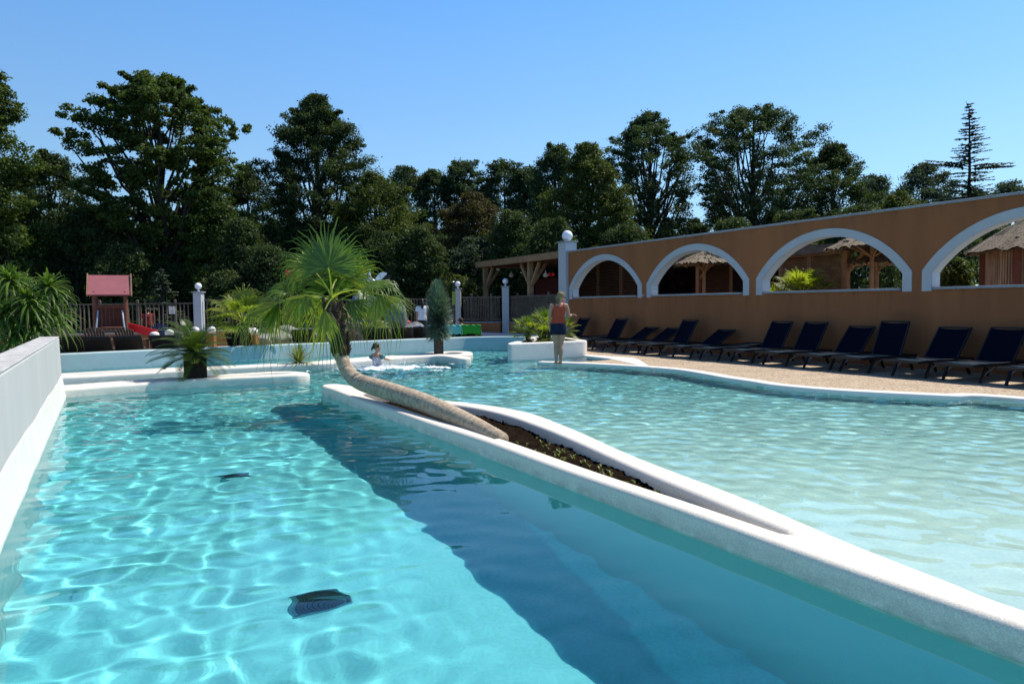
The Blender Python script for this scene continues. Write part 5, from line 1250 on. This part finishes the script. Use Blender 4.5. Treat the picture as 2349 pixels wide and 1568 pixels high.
for i, (px, pt_y, wx) in enumerate(((-60, 470, 330), (110, 480, 300), (280, 500, 300), (450, 480, 300), (610, 500, 290), (770, 500, 300), (930, 520, 290), (1090, 530, 290), (1240, 520, 270), (1400, 520, 300), (1840, 490, 330))):
    tree('dense dark woodland tree low behind the others, ' + ['at the left edge', 'behind the yucca', 'above the play tower', 'behind the maple trunk', 'left of the leaning palm', 'behind the palm crown', 'behind the stork', 'right of the stork', 'above the pavilion', 'behind the first arch', 'behind the third arch'][i], px, 58 + i % 3, pt_y, 780, wx, 'shrub', 300 + i, [(0, 1), (.5, 1), (.8, .9), (1, .6)], 110, 170, .24, 1.25, limbs=4, trunkr=.25, group='woodland behind the fence trees')
def conifer(label, px, Yd, ptop, pbot, wpx, seed, m='bluish', levels=30, dens=1., asym=None, sparse=.0, tr_r=.16, up=.25, leafs=.10, group='small conifers beyond the fence'):
    g0 = at(px, 700, Yd); top = at(px, ptop, Yd).z; bot = max(.3, at(px, pbot, Yd).z); W_ = wpx / FPX * Yd / 2; e = empty('conifer', (g0.x, Yd, 0), 0, label, 'conifer', group)
    r = random.Random(seed); mb = MB(); mb.tube([(0, 0, -.1), (0, 0, bot), (.05, 0, (bot + top) / 2), (-.05, 0, top - .5), (-.28 if asym else 0, 0, top)], [tr_r, tr_r * .9, tr_r * .5, .03, .01], 7)
    V = []; F = []; T = []
    for l in range(levels):
        t = l / levels; z = bot + (top - bot) * t; wl_ = W_ * (1 - t) ** .8 + .12
        if sparse and r.random() < sparse * .3: continue
        for k in range(r.randint(4, 6)):
            az = r.uniform(0, 2 * pi); L = wl_ * r.uniform(.45, 1.0)
            if asym and l in asym: L = W_ * r.uniform(.9, 1.25); az = r.choice((0.1, pi - .1, .3, pi + .2))
            d = Vector((cos(az), sin(az), 0)); P_ = [Vector((0, 0, z)) + d * L * u + Vector((0, 0, L * (up * u - .55 * u * u + (.30 * u ** 3)))) for u in (0, .25, .5, .75, 1)]
            mb.tube(P_, [.03, .022, .016, .01, .004], 4, False)
            nb = int(L * 26 * dens) + 4
            for q in range(nb):
                u = .12 + .88 * q / nb; j = min(3, int(u * 4)); p = P_[j].lerp(P_[j + 1], u * 4 - j); s_ = Vector((-d.y, d.x, 0)) * r.choice((-1, 1))
                dd = (s_ * r.uniform(.5, 1) + d * .6 + Vector((0, 0, r.uniform(-.35, .3)))).normalized(); ll = .30 * (1 - .6 * u) * r.uniform(.6, 1.2) * (L / W_ * .6 + .5)
                seg_strip(V, F, T, [p, p + dd * ll * .55, p + dd * ll - Vector((0, 0, .25 * ll))], [leafs * .7, leafs, .01], .2, Vector((0, 0, 1)), r.random())
    npmesh('crown', [tuple(v) for v in V], F, T_mats[m], e, tint=T); mb.build('trunk', M_bark, e); return e
conifer('tall ragged conifer with bent tip standing alone above the right skyline', 2215, 44, 232, 560, 205, 1, 'bluish', 46, 1.0, asym=(24, 25), sparse=.55, up=.34, leafs=.10, group=None)
conifer('small pale green conifer in front of the maple trunk', 372, 33, 612, 740, 110, 2, 'bluish', 20, 1.2, leafs=.07)
conifer('slender blue green cedar left above the pavilion', 1135, 42, 488, 700, 100, 3, 'bluish', 26, 1.2, leafs=.08)
conifer('dim young pine above the left yucca', 178, 38, 562, 700, 110, 4, 'bluish', 22, 1.2, leafs=.08)

# ------------------------------------------------------------------ people
def loft(mb, rings, n=18):
    """rings: (x, y, z, rx, ry)"""
    vs = [(x + rx * cos(2 * pi * j / n), y + ry * sin(2 * pi * j / n), z) for x, y, z, rx, ry in rings for j in range(n)]; k = len(rings)
    fs = [(i * n + j, i * n + (j + 1) % n, (i + 1) * n + (j + 1) % n, (i + 1) * n + j) for i in range(k - 1) for j in range(n)]
    mb.add(vs, fs + [tuple(range(n))[::-1], tuple((k - 1) * n + j for j in range(n))]); return mb
def hand(mb, w, d, side, s=1., curl=.3, palm_n=(0, 1, 0)):
    """palm and five separate fingers from the wrist w along d"""
    w = Vector(w); d = Vector(d).normalized(); n = Vector(palm_n); n = (n - d * n.dot(d)).normalized(); sd = d.cross(n) * side
    c = w + d * .045 * s; M_ = Matrix((sd, n, d)).transposed(); mb.ell(c, (.038 * s, .016 * s, .052 * s), 10, 8, M_)
    for k, L in enumerate((.062, .072, .068, .054)):
        b = w + d * .088 * s + sd * (-.026 + .0175 * k) * s; m_ = b + (d * (1 - curl * .4) + n * curl * .6).normalized() * L * .5 * s; e = m_ + (d * (1 - curl) + n * curl * 1.3).normalized() * L * .5 * s
        mb.tube([b - d * .015 * s, b, m_, e], [.009 * s, .0088 * s, .008 * s, .0065 * s], 6)
    b = w + d * .03 * s - sd * .03 * s; m_ = b + (d * .6 - sd * .7).normalized() * .03 * s; e = m_ + (d * .9 - sd * .2 + n * .3).normalized() * .032 * s; mb.tube([b, m_, e], [.012 * s, .0105 * s, .008 * s], 6)
def head(mb, c, f, s=1., tilt=0.):
    """a head looking along f; returns its frame"""
    c = Vector(c); f = Vector(f).normalized(); up = Vector((0, 0, 1)); up = (up - f * f.dot(up)).normalized(); sd = f.cross(up); M_ = Matrix((sd, f, up)).transposed()
    P_ = lambda x, y, z: c + M_ @ Vector((x * s, y * s, z * s))
    mb.ell(P_(0, -.012, .025), (.076 * s, .096 * s, .09 * s), 16, 12, M_); mb.ell(P_(0, .018, -.035), (.060 * s, .07 * s, .075 * s), 14, 10, M_)
    mb.ell(P_(0, .075, -.088), (.024 * s, .02 * s, .018 * s), 10, 8, M_)
    mb.tube([P_(0, .086, .015), P_(0, .104, -.012), P_(0, .108, -.03), P_(0, .088, -.036)], [.009 * s, .011 * s, .014 * s, .012 * s], 8)
    mb.ell(P_(0, .088, -.058), (.022 * s, .010 * s, .007 * s), 10, 6, M_); mb.ell(P_(0, .084, -.068), (.019 * s, .010 * s, .006 * s), 10, 6, M_)
    for x in (-1, 1): mb.ell(P_(x * .077, -.012, -.01), (.009 * s, .018 * s, .028 * s), 8, 6, M_); mb.ell(P_(x * .03, .078, .022), (.024 * s, .012 * s, .008 * s), 8, 6, M_)
    return P_, M_
def eyes(P_, M_, e, s=1.):
    for x in (-1, 1):
        mb = MB(); mb.ell(P_(x * .031, .083, .008), (.011 * s, .007 * s, .008 * s), 10, 8, M_); mb.build('eye', mat('dark_eye', (.02, .015, .012), .3), e, True)

# the woman on the pool edge
wf = gp(1281, 835, .06); W = empty('person', (wf.x, wf.y, .058), 0, 'woman standing barefoot on the pool edge in orange tank top, navy shorts and headscarf', 'person')
B = MB()
for (hipx, kn, an, toe) in ((-.085, (-.055, .03, .46), (-.060, -.02, .075), (-.085, .13, .025)), (.085, (.055, .0, .45), (.045, -.04, .072), (-.01, .12, .025))):
    k_ = Vector(kn); a_ = Vector(an); calf = k_.lerp(a_, .3) + Vector((0, -.018, 0))
    B.tube([(hipx, .01, .86), (hipx * .95, .01, .72), (hipx * .8, .01, .58), kn, tuple(calf), tuple(k_.lerp(a_, .62)), an, (an[0], an[1], .04)], [.095, .092, .072, .052, .058, .045, .034, .036], 14)
    B.tube([(an[0], an[1] - .035, .03), (an[0], an[1] + .02, .035), tuple(Vector(toe) * .6 + a_ * .4 * 1 - Vector((0, 0, a_.z * .25))), toe], [.030, .036, .034, .022], 12)
    td = (Vector(toe) - Vector((an[0], an[1], .025))).normalized(); ts = Vector((td.y, -td.x, 0))
    for q in range(5): b = Vector(toe) + ts * (-.026 + .013 * q); b.z = .014; B.tube([b - td * .01, b + td * (.035 - .004 * abs(q - 1))], [.010, .008], 6)
loft(B, [(0, 0, .80, .15, .10), (0, 0, .92, .165, .115), (0, .01, 1.02, .135, .095), (.005, .01, 1.12, .125, .085), (.01, .01, 1.25, .15, .095), (.015, .0, 1.36, .165, .095), (.02, -.005, 1.42, .12, .07), (.03, 0, 1.455, .055, .05)])
B.tube([(.03, .0, 1.42), (.045, .012, 1.50), (.055, .02, 1.54)], [.054, .048, .05], 12)
# left arm hangs, right arm bent forward
B.tube([(-.10, 0, 1.39), (-.16, .0, 1.385), (-.185, -.01, 1.30), (-.205, -.01, 1.17), (-.205, -.005, 1.11), (-.21, .02, 1.0), (-.205, .035, .91)], [.05, .052, .045, .037, .036, .032, .023], 12)
B.tube([(.12, 0, 1.39), (.185, 0, 1.385), (.215, .01, 1.31), (.245, .02, 1.19), (.25, .03, 1.14), (.30, .10, 1.15), (.355, .17, 1.165)], [.05, .052, .045, .038, .037, .033, .023], 12)
hand(B, (-.205, .035, .91), (.02, .15, -1), -1, 1., .35, (.6, .5, 0)); hand(B, (.355, .17, 1.165), (.75, .65, -.05), 1, .95, .7, (0, 0, -1))
P_, M_ = head(B, (.075, .03, 1.575), (.80, .52, -.22))
B.build('body', M_skin, W, True, vox=.009, sm=4); eyes(P_, M_, W)
mb = MB(); loft(mb, [(0, 0, .965, .182, .128), (0, .005, 1.03, .168, .118), (.005, .01, 1.12, .146, .105), (.01, .01, 1.22, .158, .108), (.015, .005, 1.31, .165, .112), (.018, 0, 1.36, .135, .103), (.02, 0, 1.385, .118, .09)], 22)
for x in (-.085, .125): mb.tube([(x - .005, -.07, 1.33), (x, -.055, 1.405), (x, -.0, 1.437), (x, .06, 1.39), (x - .005, .08, 1.34)], [.024, .020, .019, .020, .024], 8)
mb.build('tank_top', mat('orange_red_cloth', (.50, .075, .035), .85, .25, 9, .5, 30), W, True, vox=.010, sm=3)
mb = MB(); loft(mb, [(0, 0, .985, .172, .122), (0, 0, .90, .188, .135), (0, 0, .82, .193, .135), (0, 0, .78, .192, .13)], 22)
for x in (-1, 1): mb.tube([(x * .09, .005, .84), (x * .095, .005, .70)], [.105, .108], 16)
mb.build('shorts', mat('navy_cloth', (.012, .014, .04), .9, .3, 12), W, True, vox=.010, sm=2)
mb = MB(); mb.ell(P_(0, -.022, .045), (.088, .106, .09), 18, 12, M_); mb.ell(P_(0, -.11, -.035), (.05, .045, .055), 12, 8, M_)
mb.build('headscarf', mat('olive_scarf', (.32, .23, .12), .8, col2=(.13, .09, .04), scale=22), W, True, vox=.01, sm=2)
mb = MB(); mb.tube([P_(.02, -.09, -.06), P_(.03, -.10, -.12), P_(.03, -.085, -.19)], [.03, .026, .012], 8); mb.tube([P_(-.03, -.08, -.05), P_(-.03, -.085, -.13)], [.03, .012], 8); mb.build('hair', mat('blond_hair', (.22, .15, .07), .6, .4, 40), W, True)
mb = MB()
for x in (-1, 1): mb.ell(P_(x * .032, .092, .010), (.024, .006, .018), 12, 8, M_)
mb.tube([P_(-.07, .0, .018), P_(-.06, .085, .018), P_(0, .098, .018), P_(.06, .085, .018), P_(.07, .0, .018)], .003, 5); mb.build('glasses', M_black, W, True)
mb = MB(); mb.tube([(.325, .13, 1.158), (.345, .157, 1.163)], [.033, .031], 12); mb.build('wristwatch', M_black, W, True)
mb = MB(); mb.tube([(-.208, .03, .935), (-.207, .034, .922)], .029, 12); mb.build('bracelet', mat('red_cord', (.3, .03, .03), .7), W, True)

# toddler splashing in the pool
cf = at(864, 826, 16.9); K = empty('person', (cf.x, 16.9, -.35), -.35, 'toddler with armbands and pale swimsuit splashing waist deep in white foam', 'person')
B = MB(); s_ = .60
for x in (-1, 1): B.tube([(x * .05, 0, .38), (x * .055, 0, .2), (x * .055, 0, .03)], [.062, .05, .03], 10); B.tube([(x * .055, -.02, .02), (x * .055, .07, .015)], [.025, .02], 8)
loft(B, [(0, 0, .36, .10, .08), (0, 0, .44, .11, .085), (0, 0, .54, .10, .08), (.0, 0, .64, .11, .08), (.0, 0, .70, .085, .06), (0, 0, .725, .03, .03)])
B.tube([(0, 0, .70), (.005, .0, .77)], [.035, .034], 10)
B.tube([(-.08, 0, .68), (-.12, 0, .67), (-.15, .03, .58), (-.13, .10, .52)], [.035, .036, .03, .02], 10); B.tube([(.08, 0, .68), (.12, 0, .67), (.19, .04, .58), (.29, .08, .555)], [.035, .036, .03, .02], 10)
hand(B, (-.13, .10, .52), (.3, .8, -.3), -1, .6, .3, (0, 0, -1)); hand(B, (.29, .08, .555), (1, .3, -.1), 1, .6, .4, (0, 0, -1))
P_, M_ = head(B, (.01, .0, .845), (.75, .62, -.2), .86); B.build('body', M_skin, K, True, vox=.008, sm=3); eyes(P_, M_, K, .8)
mb = MB(); mb.ell(P_(0, -.03, .035), (.085 * .9, .10 * .9, .095 * .9), 16, 12, M_); mb.tube([P_(0, -.10, .0), P_(0, -.13, -.05), P_(0, -.12, -.12)], [.03, .028, .008], 8); mb.build('hair', M_hair, K, True, vox=.008, sm=2)
mb = MB(); loft(mb, [(0, 0, .36, .112, .092), (0, 0, .44, .118, .094), (0, 0, .54, .108, .088), (0, 0, .61, .108, .088)], 20)
for x in (-.05, .05): mb.tube([(x, -.075, .60), (x * .9, -.04, .705), (x, .05, .66)], .010, 6)
mb.build('swimsuit', mat('pale_lilac_cloth', (.62, .55, .62), .8, .3, 40), K, True, vox=.008, sm=2)
mb = MB(); loft(mb, [(0, 0, .445, .122, .098), (0, 0, .462, .122, .098)], 20); mb.build('belt', M_black, K, True)
for pts_ in (((-.125, .0, .66), (-.15, .025, .585)), ((.125, .0, .665), (.18, .035, .595))):
    a_, b_ = Vector(pts_[0]), Vector(pts_[1]); mb = MB(); mb.tube([a_, a_.lerp(b_, .2), a_.lerp(b_, .8), b_], [.045, .07, .07, .045], 14); mb.build('armband', mat('teal_armband', (.12, .42, .40), .4, col2=(.01, .05, .06), scale=14), K, True)

# foam and spray round the toddler
fx = np.arange(-1.5, 2.0, .035); fy = np.arange(-1.0, 1.1, .035); GX, GY = np.meshgrid(fx, fy); r = np.random.default_rng(8)
nz = np.zeros_like(GX)
for k in range(60):
    L = r.uniform(.12, .9); a = r.uniform(0, 6.28); nz += L ** .6 * np.sin(2 * pi / L * (GX * cos(a) + GY * sin(a) * 1.6) + r.uniform(0, 6.28))
nz = nz / nz.std(); fall = 1.9 * np.exp(-((GX + .0) ** 2 / .7 + (GY + .1) ** 2 / .35)) + 1.0 * np.exp(-((GX - 1.2) ** 2 / .35 + (GY + .1) ** 2 / .08)) - .95
on = (nz * .55 + fall) > .0; hgt = .018 + .05 * np.clip(nz * .5 + fall, 0, 1.4) * r.uniform(.5, 1, GX.shape)
I = np.arange(GX.size).reshape(GX.shape); q = on[:-1, :-1] & on[1:, :-1] & on[:-1, 1:] & on[1:, 1:]
F = np.stack([I[:-1, :-1], I[:-1, 1:], I[1:, 1:], I[1:, :-1]], -1)[q]; V = np.stack([GX + r.normal(0, .008, GX.shape), GY + r.normal(0, .008, GX.shape), np.where(on, hgt, .0)], -1).reshape(-1, 3)
use = np.unique(F); rm = np.zeros(GX.size, int); rm[use] = np.arange(len(use)); V = V[use]; F = rm[F]
M_foam = mat('foam', (.85, .88, .9), .5, .15, 30)
fo = npmesh('foam', V, F, M_foam, smooth=True); fo.location = (cf.x + .1, 16.85, 0); tag(fo, 'white churned foam on the water round the splashing toddler', 'foam', kind='stuff')
mb = MB()
for k in range(420):
    x = r.normal(0, .55); y = r.normal(0, .25); z = abs(r.normal(0, .09)) + .02; mb.ell((x, y, z), r.uniform(.005, .014), 5, 3)
for k in range(40): mb.ell((.55 + r.normal(0, .01), .1, .02 + k * .006), r.uniform(.005, .01), 5, 3)
o = mb.build('spray', M_foam, None, True); o.location = (cf.x + .1, 16.8, 0); tag(o, 'white water drops thrown up round the splashing toddler', 'spray', kind='stuff')

# people on the terrace
def standing(px, py, Yd, hgt, label, shirt, short, hairc, rz=0., long_hair=True, legskin=True, half=False):
    p = at(px, py, Yd); e = empty('person', (p.x, Yd, .036), rz, label, 'person'); k = hgt / 1.66; B = MB()
    for x in (-1, 1): B.tube([(x * .085, 0, .86 * k), (x * .08, 0, .5 * k), (x * .085, -.02, .3 * k), (x * .08, 0, .07 * k), (x * .08, 0, .03)], [.095, .056, .058, .036, .036], 12); B.tube([(x * .08, -.03, .03), (x * .09, .13, .025)], [.035, .028], 10)
    loft(B, [(0, 0, .80 * k, .15, .10), (0, 0, .92 * k, .165, .115), (0, 0, 1.1 * k, .125, .09), (0, 0, 1.35 * k, .16, .095), (0, 0, 1.42 * k, .11, .07), (0, 0, 1.45 * k, .05, .05)])
    B.tube([(0, 0, 1.42 * k), (0, .01, 1.52 * k)], [.05, .048], 10)
    for x in (-1, 1): B.tube([(x * .12, 0, 1.39 * k), (x * .18, 0, 1.38 * k), (x * .21, .0, 1.15 * k), (x * .20, .06, .92 * k)], [.05, .05, .036, .024], 10); hand(B, (x * .20, .06, .92 * k), (0, .2, -1), x, 1, .4, (-x, 0, 0))
    P_, M_ = head(B, (0, .01, 1.565 * k), (.25, .95, -.1)); B.build('body', M_skin, e, True, vox=.014, sm=3); eyes(P_, M_, e)
    mb = MB(); loft(mb, [(0, 0, .90 * k, .185, .13), (0, 0, 1.1 * k, .165, .115), (0, 0, 1.33 * k, .18, .115), (0, 0, 1.41 * k, .13, .085), (0, 0, 1.43 * k, .075, .06)], 18)
    for x in (-1, 1): mb.tube([(x * .12, 0, 1.38 * k), (x * .19, 0, 1.37 * k), (x * .215, 0, 1.22 * k)], [.06, .065, .062], 10)
    mb.build('shirt', shirt, e, True, vox=.014, sm=2)
    mb = MB(); loft(mb, [(0, 0, .97 * k, .17, .12), (0, 0, .80 * k, .19, .13)], 16)
    for x in (-1, 1): mb.tube([(x * .09, 0, .84 * k), (x * .095, 0, .66 * k)], [.1, .1], 12)
    mb.build('shorts', short, e, True, vox=.014, sm=2)
    mb = MB(); mb.ell(P_(0, -.025, .035), (.086, .103, .095), 14, 10, M_)
    if long_hair: mb.tube([P_(0, -.06, .0), P_(0, -.10, -.12), P_(0, -.10, -.27)], [.08, .075, .03], 10)
    mb.build('hair', hairc, e, True, vox=.012, sm=2); return e
standing(968, 720, 26.6, 1.68, 'woman with long dark hair, white T-shirt and dark shorts beside the blue bucket', mat('white_cloth', (.75, .75, .78), .85), mat('dark_cloth', (.02, .02, .018), .9), mat('black_hair', (.012, .009, .008), .5), rz=.5)
standing(339, 720, 28.4, 1.45, 'person in red top seen through the fence right of the slide', mat('dark_red_cloth', (.22, .015, .015), .9), mat('dark_cloth', (.02, .02, .018), .9), M_hair, rz=.8, long_hair=False)
def seated(px, Yd, ztop, label, shirt, cap=None, rz=0.):
    p = at(px, 740, Yd); e = empty('person', (p.x, Yd, .036), rz, label, 'person'); B = MB(); h = ztop - .036; sh = h - .24
    loft(B, [(0, 0, .40, .16, .13), (0, -.0, .5, .15, .12), (0, -.02, sh - .14, .16, .1), (0, -.02, sh, .12, .08), (0, -.02, sh + .03, .05, .05)])
    for x in (-1, 1):
        B.tube([(x * .09, .05, .42), (x * .11, .48, .46), (x * .10, .55, .38), (x * .10, .72, .34)], [.085, .06, .055, .035], 10); B.tube([(x * .1, .72, .33), (x * .1, .74, .45)], [.033, .025], 8)
        B.tube([(x * .14, -.02, sh - .02), (x * .2, .02, sh - .2), (x * .18, .25, sh - .28)], [.045, .036, .024], 10); hand(B, (x * .18, .25, sh - .28), (0, 1, -.1), x, 1, .4, (0, 0, -1))
    B.tube([(0, -.02, sh), (0, .0, sh + .09)], [.05, .048], 10)
    P_, M_ = head(B, (0, 0, h - .115), (-.45, .85, -.2)); B.build('body', M_skin, e, True, vox=.014, sm=3); eyes(P_, M_, e)
    mb = MB(); loft(mb, [(0, 0, .42, .18, .14), (0, -.02, sh - .12, .175, .115), (0, -.02, sh - .02, .13, .09)], 16); mb.build('shirt', shirt, e, True, vox=.014, sm=2)
    mb = MB(); mb.ell(P_(0, -.025, .035), (.086, .103, .095), 14, 10, M_)
    if cap: mb.build('cap', cap, e, True); mb = MB(); mb.ell(P_(0, .12, .03), (.07, .07, .01), 12, 6, M_); mb.build('cap_peak', cap, e, True)
    else: mb.tube([P_(0, -.08, .0), P_(0, -.12, -.04)], [.05, .045], 8); mb.build('hair', M_hair, e, True)
    return e
seated(1056, 27.3, 1.0, 'person with brown hair seated just left of the green towel', mat('teal_cloth', (.1, .3, .28), .9), rz=.3)
seated(1035, 27.6, 1.12, 'person in dark cap seated behind the teal towel', mat('dark_cloth', (.02, .02, .018), .9), cap=mat('navy_cap', (.015, .02, .05), .8), rz=-.5)
